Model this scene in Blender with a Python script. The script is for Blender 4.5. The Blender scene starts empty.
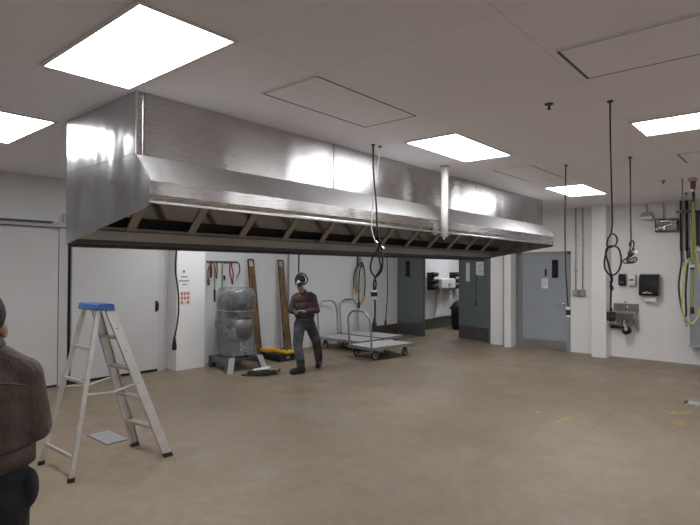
import bpy, bmesh, math, random
from mathutils import Vector, Matrix
random.seed(4)
S = bpy.context.scene
C = S.collection
PI = math.pi
H = 3.08            # ceiling height
YB = 8.43           # back wall
XR = 11.76          # right wall
V = Vector

# ------------------------------------------------------------------ materials
def mat(name, col, rough=0.5, metal=0.0, var=0.0, vscale=8.0, bump=0.0, bscale=40.0, emit=None, estr=0.0, stretch=None, alpha=1.0, spec=None):
    m = bpy.data.materials.new(name); m.use_nodes = True
    nt = m.node_tree; b = nt.nodes['Principled BSDF']
    b.inputs['Base Color'].default_value = (*col, 1)
    b.inputs['Roughness'].default_value = rough
    b.inputs['Metallic'].default_value = metal
    b.inputs['Alpha'].default_value = alpha
    if spec is not None: b.inputs['Specular IOR Level'].default_value = spec
    if emit:
        b.inputs['Emission Color'].default_value = (*emit, 1); b.inputs['Emission Strength'].default_value = estr
    tc = nt.nodes.new('ShaderNodeTexCoord'); mp = nt.nodes.new('ShaderNodeMapping')
    nt.links.new(tc.outputs['Object'], mp.inputs[0])
    if stretch: mp.inputs['Scale'].default_value = stretch
    if var > 0:
        n = nt.nodes.new('ShaderNodeTexNoise'); n.inputs['Scale'].default_value = vscale; n.inputs['Detail'].default_value = 5
        nt.links.new(mp.outputs[0], n.inputs[0])
        r = nt.nodes.new('ShaderNodeValToRGB')
        r.color_ramp.elements[0].position = 0.3; r.color_ramp.elements[1].position = 0.7
        r.color_ramp.elements[0].color = (*[c*(1-var) for c in col], 1)
        r.color_ramp.elements[1].color = (*[min(1, c*(1+var)) for c in col], 1)
        nt.links.new(n.outputs[0], r.inputs[0]); nt.links.new(r.outputs[0], b.inputs['Base Color'])
    if bump > 0:
        n = nt.nodes.new('ShaderNodeTexNoise'); n.inputs['Scale'].default_value = bscale; n.inputs['Detail'].default_value = 3
        nt.links.new(mp.outputs[0], n.inputs[0])
        bp = nt.nodes.new('ShaderNodeBump'); bp.inputs['Strength'].default_value = bump; bp.inputs['Distance'].default_value = 0.02
        nt.links.new(n.outputs[0], bp.inputs['Height']); nt.links.new(bp.outputs[0], b.inputs['Normal'])
    return m

def math_node(nt, op, a, b=None, c=None):
    n = nt.nodes.new('ShaderNodeMath'); n.operation = op
    for i, v in enumerate((a, b, c)):
        if v is None: continue
        if isinstance(v, (int, float)): n.inputs[i].default_value = v
        else: nt.links.new(v, n.inputs[i])
    return n.outputs[0]

def seam_mask(nt, coord, off, step, w):
    f = math_node(nt, 'FRACT', math_node(nt, 'DIVIDE', math_node(nt, 'SUBTRACT', coord, off - 50*step), step))
    a = math_node(nt, 'ABSOLUTE', math_node(nt, 'SUBTRACT', f, 0.5))
    return math_node(nt, 'GREATER_THAN', a, 0.5 - w/step/2)

def panel_mat(name, col, lines, seamf, rough=0.6, var=0.03, bump=0.0):
    m = mat(name, col, rough)
    nt = m.node_tree; b = nt.nodes['Principled BSDF']
    tc = nt.nodes.new('ShaderNodeTexCoord'); sp = nt.nodes.new('ShaderNodeSeparateXYZ')
    nt.links.new(tc.outputs['Object'], sp.inputs[0])
    mask = None
    for ax, off, step, w in lines:
        k = seam_mask(nt, sp.outputs[ax], off, step, w)
        mask = k if mask is None else math_node(nt, 'MAXIMUM', mask, k)
    n = nt.nodes.new('ShaderNodeTexNoise'); n.inputs['Scale'].default_value = 1.3; n.inputs['Detail'].default_value = 6
    nt.links.new(tc.outputs['Object'], n.inputs[0])
    r = nt.nodes.new('ShaderNodeValToRGB')
    r.color_ramp.elements[0].position = .3; r.color_ramp.elements[1].position = .7
    r.color_ramp.elements[0].color = (*[c*(1-var) for c in col], 1); r.color_ramp.elements[1].color = (*[c*(1+var) for c in col], 1)
    nt.links.new(n.outputs[0], r.inputs[0])
    mx = nt.nodes.new('ShaderNodeMix'); mx.data_type = 'RGBA'
    nt.links.new(mask, mx.inputs['Factor']); nt.links.new(r.outputs[0], mx.inputs['A'])
    mx.inputs['B'].default_value = (*[c*seamf for c in col], 1)
    nt.links.new(mx.outputs['Result'], b.inputs['Base Color'])
    return m

def floor_mat():
    m = mat('floor_epoxy', (.2, .16, .12), .42)
    nt = m.node_tree; b = nt.nodes['Principled BSDF']
    tc = nt.nodes.new('ShaderNodeTexCoord')
    def noise(scale, det, stretch=None, rough=.5, loc=None):
        mp = nt.nodes.new('ShaderNodeMapping'); nt.links.new(tc.outputs['Object'], mp.inputs[0])
        if stretch: mp.inputs['Scale'].default_value = stretch
        if loc: mp.inputs['Location'].default_value = loc
        n = nt.nodes.new('ShaderNodeTexNoise'); n.inputs['Scale'].default_value = scale; n.inputs['Detail'].default_value = det; n.inputs['Roughness'].default_value = rough
        nt.links.new(mp.outputs[0], n.inputs[0]); return n.outputs[0]
    def ramp(fac, a, b_, ca, cb):
        r = nt.nodes.new('ShaderNodeValToRGB'); nt.links.new(fac, r.inputs[0])
        r.color_ramp.elements[0].position = a; r.color_ramp.elements[1].position = b_
        r.color_ramp.elements[0].color = (*ca, 1); r.color_ramp.elements[1].color = (*cb, 1); return r.outputs[0]
    def mixc(fac, a, b_, mode='MIX'):
        mx = nt.nodes.new('ShaderNodeMix'); mx.data_type = 'RGBA'; mx.blend_type = mode
        for s, v in (('Factor', fac), ('A', a), ('B', b_)):
            if isinstance(v, (int, float)): mx.inputs[s].default_value = v
            elif isinstance(v, tuple): mx.inputs[s].default_value = (*v, 1)
            else: nt.links.new(v, mx.inputs[s])
        return mx.outputs['Result']
    base = ramp(noise(.55, 6), .3, .7, FLOOR_A, FLOOR_B)
    speck = ramp(noise(140, 2), .35, .65, (.66, .66, .66), (1.32, 1.32, 1.32))
    c = mixc(1.0, base, speck, 'MULTIPLY')
    mott = ramp(noise(9, 8, rough=.7), .3, .7, (.84, .84, .84), (1.14, 1.14, 1.14))
    c = mixc(1.0, c, mott, 'MULTIPLY')
    # worn pale drag marks and dusty patches
    w = ramp(noise(1.1, 5, (1.0, .45, 1), loc=(3, 1, 0)), .56, .72, (0, 0, 0), (.45, .45, .45))
    c = mixc(w, c, (.25, .225, .20))
    # small dark wet marks in the middle of the floor
    d1 = noise(7.5, 4, (1.0, 3.0, 1), .6, (1.3, .4, 0))
    sp = nt.nodes.new('ShaderNodeSeparateXYZ'); nt.links.new(tc.outputs['Object'], sp.inputs[0])
    def blob(cx, cy, rx, ry):
        u = math_node(nt, 'POWER', math_node(nt, 'DIVIDE', math_node(nt, 'SUBTRACT', sp.outputs[0], cx), rx), 2)
        v = math_node(nt, 'POWER', math_node(nt, 'DIVIDE', math_node(nt, 'SUBTRACT', sp.outputs[1], cy), ry), 2)
        return math_node(nt, 'LESS_THAN', math_node(nt, 'ADD', u, v), 1.0)
    reg = math_node(nt, 'MAXIMUM', blob(4.8, 4.5, .7, .28), math_node(nt, 'MAXIMUM', blob(4.3, 5.9, .5, .16), blob(6.7, 1.8, .8, .10)))
    k = math_node(nt, 'MULTIPLY', math_node(nt, 'GREATER_THAN', d1, .57), reg)
    c = mixc(math_node(nt, 'MULTIPLY', k, .45), c, (.07, .05, .04))
    nt.links.new(c, b.inputs['Base Color'])
    rr = nt.nodes.new('ShaderNodeMapRange'); nt.links.new(noise(2.5, 6), rr.inputs[0])
    rr.inputs[1].default_value = .3; rr.inputs[2].default_value = .7; rr.inputs[3].default_value = .38; rr.inputs[4].default_value = .6
    nt.links.new(rr.outputs[0], b.inputs['Roughness'])
    bp = nt.nodes.new('ShaderNodeBump'); bp.inputs['Strength'].default_value = .25; bp.inputs['Distance'].default_value = .004
    nt.links.new(noise(90, 3), bp.inputs['Height']); nt.links.new(bp.outputs[0], b.inputs['Normal'])
    return m

def steel_mat(name, col, r0, r1, streak=True, bump=.02, aniso=0.0):
    m = mat(name, col, r0, 1.0)
    nt = m.node_tree; b = nt.nodes['Principled BSDF']
    if aniso:
        b.inputs['Anisotropic'].default_value = aniso
        cx = nt.nodes.new('ShaderNodeCombineXYZ'); cx.inputs[2].default_value = 1.0
        nt.links.new(cx.outputs[0], b.inputs['Tangent'])
    tc = nt.nodes.new('ShaderNodeTexCoord')
    mp = nt.nodes.new('ShaderNodeMapping'); nt.links.new(tc.outputs['Object'], mp.inputs[0])
    mp.inputs['Scale'].default_value = (2.0, 2.0, 60.0) if streak else (6, 6, 6)
    n = nt.nodes.new('ShaderNodeTexNoise'); n.inputs['Scale'].default_value = 3; n.inputs['Detail'].default_value = 4
    nt.links.new(mp.outputs[0], n.inputs[0])
    rr = nt.nodes.new('ShaderNodeMapRange'); nt.links.new(n.outputs[0], rr.inputs[0])
    rr.inputs[1].default_value = .3; rr.inputs[2].default_value = .7; rr.inputs[3].default_value = r0; rr.inputs[4].default_value = r1
    nt.links.new(rr.outputs[0], b.inputs['Roughness'])
    # slow oil-canning of the sheet
    mp2 = nt.nodes.new('ShaderNodeMapping'); nt.links.new(tc.outputs['Object'], mp2.inputs[0]); mp2.inputs['Scale'].default_value = (2.2, 2.2, .8)
    n2 = nt.nodes.new('ShaderNodeTexNoise'); n2.inputs['Scale'].default_value = 1.0; n2.inputs['Detail'].default_value = 1.5
    nt.links.new(mp2.outputs[0], n2.inputs[0])
    bp = nt.nodes.new('ShaderNodeBump'); bp.inputs['Strength'].default_value = 1.0; bp.inputs['Distance'].default_value = bump
    nt.links.new(n2.outputs[0], bp.inputs['Height']); nt.links.new(bp.outputs[0], b.inputs['Normal'])
    # smudges
    r = nt.nodes.new('ShaderNodeValToRGB'); n3 = nt.nodes.new('ShaderNodeTexNoise'); n3.inputs['Scale'].default_value = 2.5; n3.inputs['Detail'].default_value = 7
    nt.links.new(tc.outputs['Object'], n3.inputs[0]); nt.links.new(n3.outputs[0], r.inputs[0])
    r.color_ramp.elements[0].position = .35; r.color_ramp.elements[1].position = .65
    r.color_ramp.elements[0].color = (*[c*.93 for c in col], 1); r.color_ramp.elements[1].color = (*[min(1, c*1.04) for c in col], 1)
    nt.links.new(r.outputs[0], b.inputs['Base Color'])
    return m

def plaid_mat():
    m = mat('plaid_cloth', (.12, .07, .07), .9)
    nt = m.node_tree; b = nt.nodes['Principled BSDF']
    tc = nt.nodes.new('ShaderNodeTexCoord'); sp = nt.nodes.new('ShaderNodeSeparateXYZ'); nt.links.new(tc.outputs['Object'], sp.inputs[0])
    a = seam_mask(nt, sp.outputs[0], 0, .055, .018); c = seam_mask(nt, sp.outputs[2], 0, .055, .018)
    s = math_node(nt, 'MULTIPLY', math_node(nt, 'ADD', a, c), .5)
    r = nt.nodes.new('ShaderNodeValToRGB'); nt.links.new(s, r.inputs[0]); r.color_ramp.interpolation = 'CONSTANT'
    r.color_ramp.elements[0].position = 0; r.color_ramp.elements[0].color = (.105, .055, .062, 1)
    r.color_ramp.elements[1].position = .9; r.color_ramp.elements[1].color = (.17, .11, .115, 1)
    e = r.color_ramp.elements.new(.4); e.color = (.05, .034, .042, 1)
    nt.links.new(r.outputs[0], b.inputs['Base Color'])
    return m

FLOOR_A = (.205, .160, .108); FLOOR_B = (.262, .206, .143)
M = dict(
    floor=floor_mat(),
    ceil=panel_mat('ceiling_panel', (.87, .855, .92), [(0, 1.28, .64, .005), (1, 1.19, 1.29, .006)], .80, .65, .02),
    wallb=panel_mat('wall_panel_back', (.68, .69, .70), [(0, .1, 1.17, .006)], .86, .45),
    wallr=panel_mat('wall_panel_right', (.83, .81, .80), [(1, .2, .585, .005)], .88, .45),
    wallp=mat('wall_plain', (.80, .79, .78), .6, var=.03, vscale=2),
    column=mat('column_white', (.83, .82, .81), .45, var=.02, vscale=2),
    whitedoor=mat('white_door', (.58, .575, .575), .4, var=.02, vscale=1.5),
    whitetrim=mat('white_trim', (.52, .52, .52), .4, var=.03, vscale=3),
    darkgap=mat('dark_gap', (.015, .015, .015), .8),
    base=mat('cove_base', (.075, .058, .045), .6, var=.2, vscale=3),
    greydoor=mat('grey_door', (.30, .325, .35), .45, var=.04, vscale=3),
    greyframe=mat('grey_frame', (.28, .295, .315), .45, var=.04),
    darkdoor=mat('swing_door', (.125, .15, .155), .5, var=.05),
    kick=mat('kick_plate', (.34, .33, .33), .38, .8, var=.08, vscale=4),
    kickdark=mat('kick_dark', (.12, .115, .115), .45, .5, var=.1, vscale=4),
    steel=steel_mat('brushed_steel', (.53, .515, .51), .25, .29, bump=.02, aniso=.8),
    steelend=steel_mat('brushed_steel_end', (.60, .60, .615), .20, .22, streak=False, bump=.06, aniso=.3),
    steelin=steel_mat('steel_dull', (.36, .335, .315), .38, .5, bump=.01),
    steelslope=steel_mat('steel_slope', (.60, .59, .585), .46, .56, streak=False, bump=.01),
    steelback=steel_mat('steel_back', (.66, .65, .645), .12, .16, streak=False, bump=.004),
    sinksteel=steel_mat('sink_steel', (.34, .325, .315), .32, .42, streak=False, bump=.004),
    rim=mat('bright_edge', (.58, .57, .56), .3, 1.0),
    galv=mat('galvanised', (.45, .45, .46), .4, .9, var=.12, vscale=20),
    chrome=mat('chrome', (.8, .8, .82), .12, 1.0),
    alu=mat('aluminium', (.66, .64, .62), .38, .75, var=.08, vscale=12),
    alud=mat('aluminium_dull', (.50, .47, .44), .5, .5, var=.1, vscale=12),
    blue=mat('blue_plastic', (.045, .13, .40), .4, var=.55, vscale=45),
    black=mat('black_rubber', (.012, .012, .013), .5),
    blackgl=mat('black_gloss', (.012, .012, .014), .15),
    darkgrey=mat('dark_grey', (.06, .06, .065), .5),
    white=mat('white_plastic', (.75, .75, .74), .35),
    pvc=mat('white_pipe', (.80, .78, .75), .3),
    paper=mat('paper', (.80, .80, .80), .8),
    ink=mat('grey_ink', (.25, .25, .27), .8),
    orange=mat('orange_ink', (.42, .20, .14), .8),
    peach=mat('peach_paper', (.76, .68, .64), .8),
    yellow=mat('yellow_plastic', (.75, .42, .02), .4, var=.1),
    hose=mat('yellow_green_hose', (.50, .49, .11), .35, var=.06, vscale=20),
    hosed=mat('green_hose', (.22, .28, .08), .5),
    red=mat('dark_red', (.28, .05, .05), .5),
    wood=mat('worn_wood', (.15, .085, .035), .6, var=.85, vscale=7, stretch=(5, 5, .7)),
    boardedge=mat('board_edge', (.05, .03, .02), .5),
    greypaint=mat('grey_paint', (.30, .315, .34), .4, var=.05),
    castgrey=mat('mixer_grey', (.07, .072, .08), .35, var=.05),
    labelgrey=mat('pale_foot', (.42, .43, .46), .5),
    deck=mat('cart_deck', (.50, .51, .52), .5, .2, var=.15, vscale=5),
    lens=mat('light_lens', (.9, .9, .9), .5, emit=(.955, .97, 1.0), estr=17.5),
    skin=mat('skin', (.42, .24, .17), .5),
    hair=mat('hair', (.03, .026, .024), .8, bump=.6, bscale=120),
    jeans=mat('jeans', (.068, .070, .076), .9, var=.65, vscale=5),  # tone noise holds fading and the painted shade of folds
    cap=mat('cap_cloth', (.012, .014, .02), .9),
    plaid=plaid_mat(),
    glove=mat('glove', (.36, .33, .29), .8),
    boot=mat('boot', (.018, .017, .018), .6),
    jacket=mat('denim_jacket', (.105, .078, .067), .9, var=.25, vscale=9, bump=.4, bscale=60),
    trousers=mat('dark_trousers', (.012, .012, .014), .85, bump=.3, bscale=30),
    bowlgrey=mat('bowl_grey', (.16, .15, .16), .5, .4),
    hoserun=mat('green_hose_run', (.24, .30, .06), .4),
    mark=mat('yellow_paint', (.55, .38, .05), .7),
    drain=mat('drain_plate', (.36, .365, .38), .45, .3, var=.15, vscale=15),
    stain=mat('floor_stain', (.06, .045, .035), .5),
)
def plastic_film():
    m = bpy.data.materials.new('plastic_film'); m.use_nodes = True
    nt = m.node_tree; nt.nodes.clear()
    o = nt.nodes.new('ShaderNodeOutputMaterial'); mx = nt.nodes.new('ShaderNodeMixShader')
    tr = nt.nodes.new('ShaderNodeBsdfTransparent'); p = nt.nodes.new('ShaderNodeBsdfPrincipled')
    p.inputs['Base Color'].default_value = (.25, .257, .275, 1); p.inputs['Roughness'].default_value = .12; p.inputs['Coat Weight'].default_value = 1.0; p.inputs['Coat Roughness'].default_value = .05
    tc = nt.nodes.new('ShaderNodeTexCoord'); mp = nt.nodes.new('ShaderNodeMapping'); mp.inputs['Scale'].default_value = (1, 1, .55)
    n = nt.nodes.new('ShaderNodeTexNoise'); n.inputs['Scale'].default_value = 7; n.inputs['Detail'].default_value = 5; n.inputs['Distortion'].default_value = 1.5
    nt.links.new(tc.outputs['Object'], mp.inputs[0]); nt.links.new(mp.outputs[0], n.inputs[0])
    bp = nt.nodes.new('ShaderNodeBump'); bp.inputs['Strength'].default_value = 1; bp.inputs['Distance'].default_value = .05
    nt.links.new(n.outputs[0], bp.inputs['Height']); nt.links.new(bp.outputs[0], p.inputs['Normal'])
    r = nt.nodes.new('ShaderNodeMapRange'); nt.links.new(n.outputs[0], r.inputs[0])
    r.inputs[1].default_value = .35; r.inputs[2].default_value = .65; r.inputs[3].default_value = .38; r.inputs[4].default_value = .66
    nt.links.new(r.outputs[0], mx.inputs[0]); nt.links.new(tr.outputs[0], mx.inputs[1]); nt.links.new(p.outputs[0], mx.inputs[2])
    nt.links.new(mx.outputs[0], o.inputs[0]); return m
M['film'] = plastic_film()

# ------------------------------------------------------------------ builders
MW = {}
class B:
    def __init__(s): s.bm = bmesh.new()
    def box(s, x0, x1, y0, y1, z0, z1):
        v = [s.bm.verts.new((x, y, z)) for x in (x0, x1) for y in (y0, y1) for z in (z0, z1)]
        for f in ((0,1,3,2), (4,6,7,5), (0,4,5,1), (2,3,7,6), (0,2,6,4), (1,5,7,3)): s.bm.faces.new([v[i] for i in f])
        return s
    def hexa(s, p):   # 8 points: bottom loop 4, top loop 4
        v = [s.bm.verts.new(q) for q in p]
        for f in ((3,2,1,0), (4,5,6,7), (0,1,5,4), (1,2,6,5), (2,3,7,6), (3,0,4,7)): s.bm.faces.new([v[i] for i in f])
        return s
    def prism(s, poly, axis, a0, a1):   # poly in the two other axes, in xyz order
        def P(u, w, a):
            return {'x': (a, u, w), 'y': (u, a, w), 'z': (u, w, a)}[axis]
        lo = [s.bm.verts.new(P(u, w, a0)) for u, w in poly]; hi = [s.bm.verts.new(P(u, w, a1)) for u, w in poly]
        n = len(poly)
        s.bm.faces.new(lo[::-1]); s.bm.faces.new(hi)
        for i in range(n): s.bm.faces.new((lo[i], lo[(i+1) % n], hi[(i+1) % n], hi[i]))
        return s
    def rings(s, rings, closed=False, caps=True):
        R = [[s.bm.verts.new(p) for p in r] for r in rings]; n = len(R[0]); m = len(R)
        for i in range(m if closed else m-1):
            a, b = R[i], R[(i+1) % m]
            for j in range(n): s.bm.faces.new((a[j], a[(j+1) % n], b[(j+1) % n], b[j]))
        if caps and not closed: s.bm.faces.new(R[0][::-1]); s.bm.faces.new(R[-1])
        return s
    def tube(s, pts, r, seg=8, closed=False, radii=None, flat=1.0):
        pts = [V(p) for p in pts]; n = len(pts); rings = []
        nrm = None
        for i in range(n):
            if closed: t = pts[(i+1) % n] - pts[i-1]
            else: t = pts[min(i+1, n-1)] - pts[max(i-1, 0)]
            t = t.normalized() if t.length > 1e-9 else V((0, 0, 1))
            if nrm is None:
                nrm = t.orthogonal().normalized()
                h = V((0, 0, 1)) if abs(t.z) < .9 else V((1, 0, 0))
                nrm = (h - t*h.dot(t)).normalized()
            else: nrm = (nrm - t*nrm.dot(t)).normalized()
            bn = t.cross(nrm); rr = radii[i] if radii else r
            rings.append([pts[i] + nrm*math.cos(2*PI*k/seg)*rr + bn*math.sin(2*PI*k/seg)*rr*flat for k in range(seg)])
        return s.rings(rings, closed)
    def cyl(s, p0, p1, r, r1=None, seg=16): return s.tube([p0, p1], r, seg, radii=[r, r if r1 is None else r1])
    def ell(s, c, rad, rot=None, nu=16, nv=10):
        mtx = Matrix.Translation(V(c)) @ (rot.to_4x4() if rot else Matrix.Identity(4)) @ Matrix.Diagonal((*([rad]*3 if isinstance(rad, (int, float)) else rad), 1))
        bmesh.ops.create_uvsphere(s.bm, u_segments=nu, v_segments=nv, radius=1, matrix=mtx); return s
    def cap(s, p0, p1, r0, r1):         # capsule with a taper
        p0, p1 = V(p0), V(p1); s.cyl(p0, p1, r0, r1, 14); s.ell(p0, r0, nu=14, nv=8); s.ell(p1, r1, nu=14, nv=8); return s
    def lathe(s, prof, c=(0, 0, 0), seg=24):
        c = V(c)
        return s.rings([[c + V((r*math.cos(2*PI*k/seg), r*math.sin(2*PI*k/seg), z)) for k in range(seg)] for r, z in prof])
    def build(s, name, m, parent=None, world=False, smooth=False, bevel=0, label=None):
        bmesh.ops.recalc_face_normals(s.bm, faces=s.bm.faces)
        if world and parent is not None: s.bm.transform(MW[parent].inverted())
        me = bpy.data.meshes.new(name); s.bm.to_mesh(me); s.bm.free()
        me.materials.append(M[m] if isinstance(m, str) else m)
        if smooth:
            for p in me.polygons: p.use_smooth = True
        o = bpy.data.objects.new(name, me); C.objects.link(o)
        if parent is not None: o.parent = parent; MW[o] = MW[parent]
        else: MW[o] = Matrix.Identity(4)
        if bevel:
            md = o.modifiers.new('bevel', 'BEVEL'); md.width = bevel; md.segments = 2; md.limit_method = 'ANGLE'
        if label: o['label'] = label
        return o

def spline(pts, n=6, closed=False):
    pts = [V(p) for p in pts]; out = []; m = len(pts)
    for i in range(m if closed else m-1):
        p0 = pts[i-1] if (closed or i > 0) else pts[0]*2 - pts[1]
        p1 = pts[i]; p2 = pts[(i+1) % m]
        p3 = pts[(i+2) % m] if (closed or i+2 < m) else p2*2 - p1
        for k in range(n):
            t = k/n
            out.append(.5*((2*p1) + (p2-p0)*t + (2*p0-5*p1+4*p2-p3)*t*t + (3*p1-p0-3*p2+p3)*t**3))
    if not closed: out.append(pts[-1])
    return out

def thing(name, label, cat, loc=(0, 0, 0), rz=0, group=None):
    o = bpy.data.objects.new(name, None); C.objects.link(o); o.empty_display_size = .1
    o.location = loc; o.rotation_euler = (0, 0, rz); o['label'] = label; o['category'] = cat
    if group: o['group'] = group
    MW[o] = Matrix.Translation(V(loc)) @ Matrix.Rotation(rz, 4, 'Z')
    return o
def tag(o, label, cat, group=None):
    o['label'] = label; o['category'] = cat
    if group: o['group'] = group
    return o
def struct(name, b, m, **k):
    o = b.build(name, m, **k); o['kind'] = 'structure'; return o
def dup(root, loc, rz, label, group=None):
    r = root.copy(); C.objects.link(r); r.location = loc; r.rotation_euler = (0, 0, rz); r['label'] = label
    if group: r['group'] = group
    MW[r] = Matrix.Translation(V(loc)) @ Matrix.Rotation(rz, 4, 'Z')
    for ch in list(root.children):
        c = ch.copy(); C.objects.link(c); c.parent = r
        for g in ch.children:
            d = g.copy(); C.objects.link(d); d.parent = c
    return r
def remesh(o, vox, sm=4):
    md = o.modifiers.new('remesh', 'REMESH'); md.mode = 'VOXEL'; md.voxel_size = vox; md.use_smooth_shade = True
    if sm: m2 = o.modifiers.new('smooth', 'SMOOTH'); m2.factor = .5; m2.iterations = sm
    return o

# ------------------------------------------------------------------ the room
X0, X1, Y0 = -2.6, 16.2, -4.6
struct('floor', B().box(X0, X1, Y0, YB+.2, -.12, 0), 'floor')
struct('ceiling', B().box(X0, X1, Y0, YB+.2, H, H+.12), 'ceil')
struct('wall_back', B().box(X0, X1, YB, YB+.15, 0, H), 'wallb')
struct('wall_left', B().box(X0-.15, X0, Y0, YB, 0, H), 'wallp')
struct('wall_front', B().box(X0, X1, Y0-.15, Y0, 0, H), 'wallp')
DZ = 2.16
wr = B().box(XR, XR+.16, Y0, 3.86, 0, H).box(XR, XR+.16, 4.97, 5.72, 0, H)
wr.box(XR, XR+.16, 3.86, 4.97, DZ, H).box(XR, XR+.16, 5.72, YB, DZ+.1, H)
struct('wall_right', wr, 'wallr')
struct('wall_far', B().box(X1, X1+.1, Y0, YB, 0, H), 'wallp')
struct('baseboard_back', B().prism([(YB-.022, 0), (YB, 0), (YB, .29), (YB-.012, .29)], 'x', 10.6, XR), 'base')
struct('baseboard_far', B().prism([(YB-.022, 0), (YB, 0), (YB, .30), (YB-.012, .30)], 'x', XR+.17, X1), 'kickdark')
struct('trim_1', B().box(4.93, 5.49, 8.13, YB, 0, H), 'column', bevel=.006)          # white column by the cold-room door
struct('trim_2', B().box(11.38, XR, 3.03, 3.31, 0, H), 'column', bevel=.006)         # white column beside the sink
struct('trim_3', B().box(11.46, XR, 5.06, 5.215, 0, H), 'column', bevel=.006)        # white pilaster beside the door
struct('trim_4', B().box(11.69, XR, 5.36, 5.66, 0, H), 'column', bevel=.004)

# grey door in the right wall
d = struct('door_1', B().box(XR+.01, XR+.055, 3.905, 4.925, .012, 2.10), 'greydoor')
struct('door_frame', B().box(XR-.012, XR+.1, 3.84, 3.90, 0, 2.16).box(XR-.012, XR+.1, 4.93, 4.995, 0, 2.16).box(XR-.012, XR+.1, 3.84, 4.995, 2.105, 2.165), 'greyframe', parent=d)
struct('door_jamb', B().box(XR-.02, XR+.02, 4.995, 5.058, 0, 2.165), 'greyframe', parent=d)
B().box(XR+.003, XR+.01, 3.93, 4.90, .02, .205).build('kick_plate', 'kick', d)
B().box(XR+.002, XR+.012, 4.11, 4.245, 1.585, 1.98).build('door_window', 'blackgl', d)
h = B().cyl((XR+.01, 3.985, 1.03), (XR-.008, 3.985, 1.03), .028).cyl((XR-.008, 3.985, 1.03), (XR-.055, 3.985, 1.03), .010).tube([(XR-.055, 3.98, 1.03), (XR-.058, 4.04, 1.03), (XR-.05, 4.10, 1.03)], .010)
h.build('door_handle', 'chrome', d, smooth=True)
B().box(XR+.002, XR+.01, 4.365, 4.405, 1.62, 1.78).build('door_badge', 'blackgl', d)
B().box(XR+.004, XR+.01, 4.335, 4.475, 1.35, 1.53).box(XR+.003, XR+.01, 4.33, 4.48, 1.54, 1.565).build('door_notice', 'paper', d)
nb = B()
for k, w in enumerate((.12, .10, .11, .05)): nb.box(XR+.0025, XR+.005, 4.465-w, 4.465, 1.49-.035*k, 1.50-.035*k)
nb.build('door_notice_print', 'ink', d)

# double swing doors to the room beyond
struct('trim_6', B().box(XR-.01, XR+.17, 5.68, 5.74, 0, DZ+.1).box(XR-.01, XR+.17, 5.68, YB, DZ+.04, DZ+.1), 'darkdoor')
d = struct('door_2', B().box(XR+.02, XR+.06, 7.56, YB-.004, .01, DZ+.03), 'darkdoor')
B().box(XR+.01, XR+.02, 7.60, YB-.03, .02, .34).build('kick_plate', 'kickdark', d)
B().box(XR+.012, XR+.025, 8.02, 8.16, 1.56, 1.98).build('door_window', 'blackgl', d)
B().box(XR+.005, XR+.02, 7.56, 7.60, .02, DZ).build('door_edge', 'kickdark', d)
d = thing('door_3', 'grey double-acting swing door standing ajar, with a white paper notice', 'door', (XR+.10, 5.76, 0), -math.radians(21))
del d['category'], d['label']; d['kind'] = 'structure'
B().box(-.02, .02, 0, 1.12, .01, DZ+.03).build('door_leaf', 'darkdoor', d)
B().box(-.03, -.02, .03, 1.10, .02, .34).build('kick_plate', 'kickdark', d)
B().box(-.03, .022, .70, .83, 1.46, 1.93).build('door_window', 'white', d)
B().box(-.024, -.02, .20, .46, 1.62, 1.95).build('door_notice', 'paper', d)
nb = B()
for k in range(6): nb.box(-.026, -.024, .23, .43 - .03*(k % 3), 1.66+.045*k, 1.675+.045*k)
nb.build('door_notice_print', 'ink', d)
cd = thing('pull_cord', 'thin dark pull cord hanging on the ajar grey swing door', 'cord', (XR+.10, 5.76, 0), -math.radians(21))
B().tube([(-.032, .44, 1.64), (-.034, .445, 1.3), (-.034, .45, .92)], .006, 6).build('strand', 'black', cd)
B().cyl((-.04, .43, .91), (-.04, .49, .90), .016).build('grip', 'black', cd)

# white cold-room doors in the back wall
d = struct('door_4', B().box(.9, 3.125, YB-.06, YB-.005, .03, 2.275), 'whitedoor', bevel=.004)
B().box(.9, 3.125, YB-.05, YB-.01, .0, .03).build('sill_gap', 'black', d)  # black strip stands for the shaded gap under the door
B().cyl((3.20, YB-.03, 1.85), (3.20, YB-.045, 1.85), .012).build('door_stud', 'darkgrey', d)
struct('trim_7', B().box(-1.2, 3.3, YB-.035, YB, 2.335, 2.43).box(3.14, 3.262, YB-.05, YB, 0, 2.335), 'whitetrim')
r = B().box(-1.2, 3.04, YB-.075, YB-.035, 2.405, 2.43).build('door_rail', 'darkgrey', d); 
B().box(-1.2, 3.25, YB-.05, YB-.035, 2.338, 2.352).build('door_track', 'darkgrey', d)
d = struct('door_5', B().box(3.315, 4.72, YB-.07, YB-.005, .045, 2.42), 'whitedoor', bevel=.004)
B().box(3.26, 4.72, YB-.06, YB-.01, 0, .045).box(3.262, 3.315, YB-.02, YB-.004, .045, 2.42).build('door_gap', 'darkgap', d)  # dark strips paint the shaded gaps beside and below this door
g = B().box(4.665, 4.70, YB-.085, YB-.07, 1.015, 1.20).tube(spline([(4.683, YB-.085, 1.19), (4.683, YB-.13, 1.16), (4.683, YB-.13, 1.06), (4.683, YB-.085, 1.03)]), .011)
g.build('door_handle', 'black', d, smooth=True)
struct('trim_8', B().box(4.725, 4.855, YB-.05, YB, 0, 2.6).box(3.2, 4.855, YB-.05, YB, 2.44, 2.56), 'whitetrim')

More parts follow.
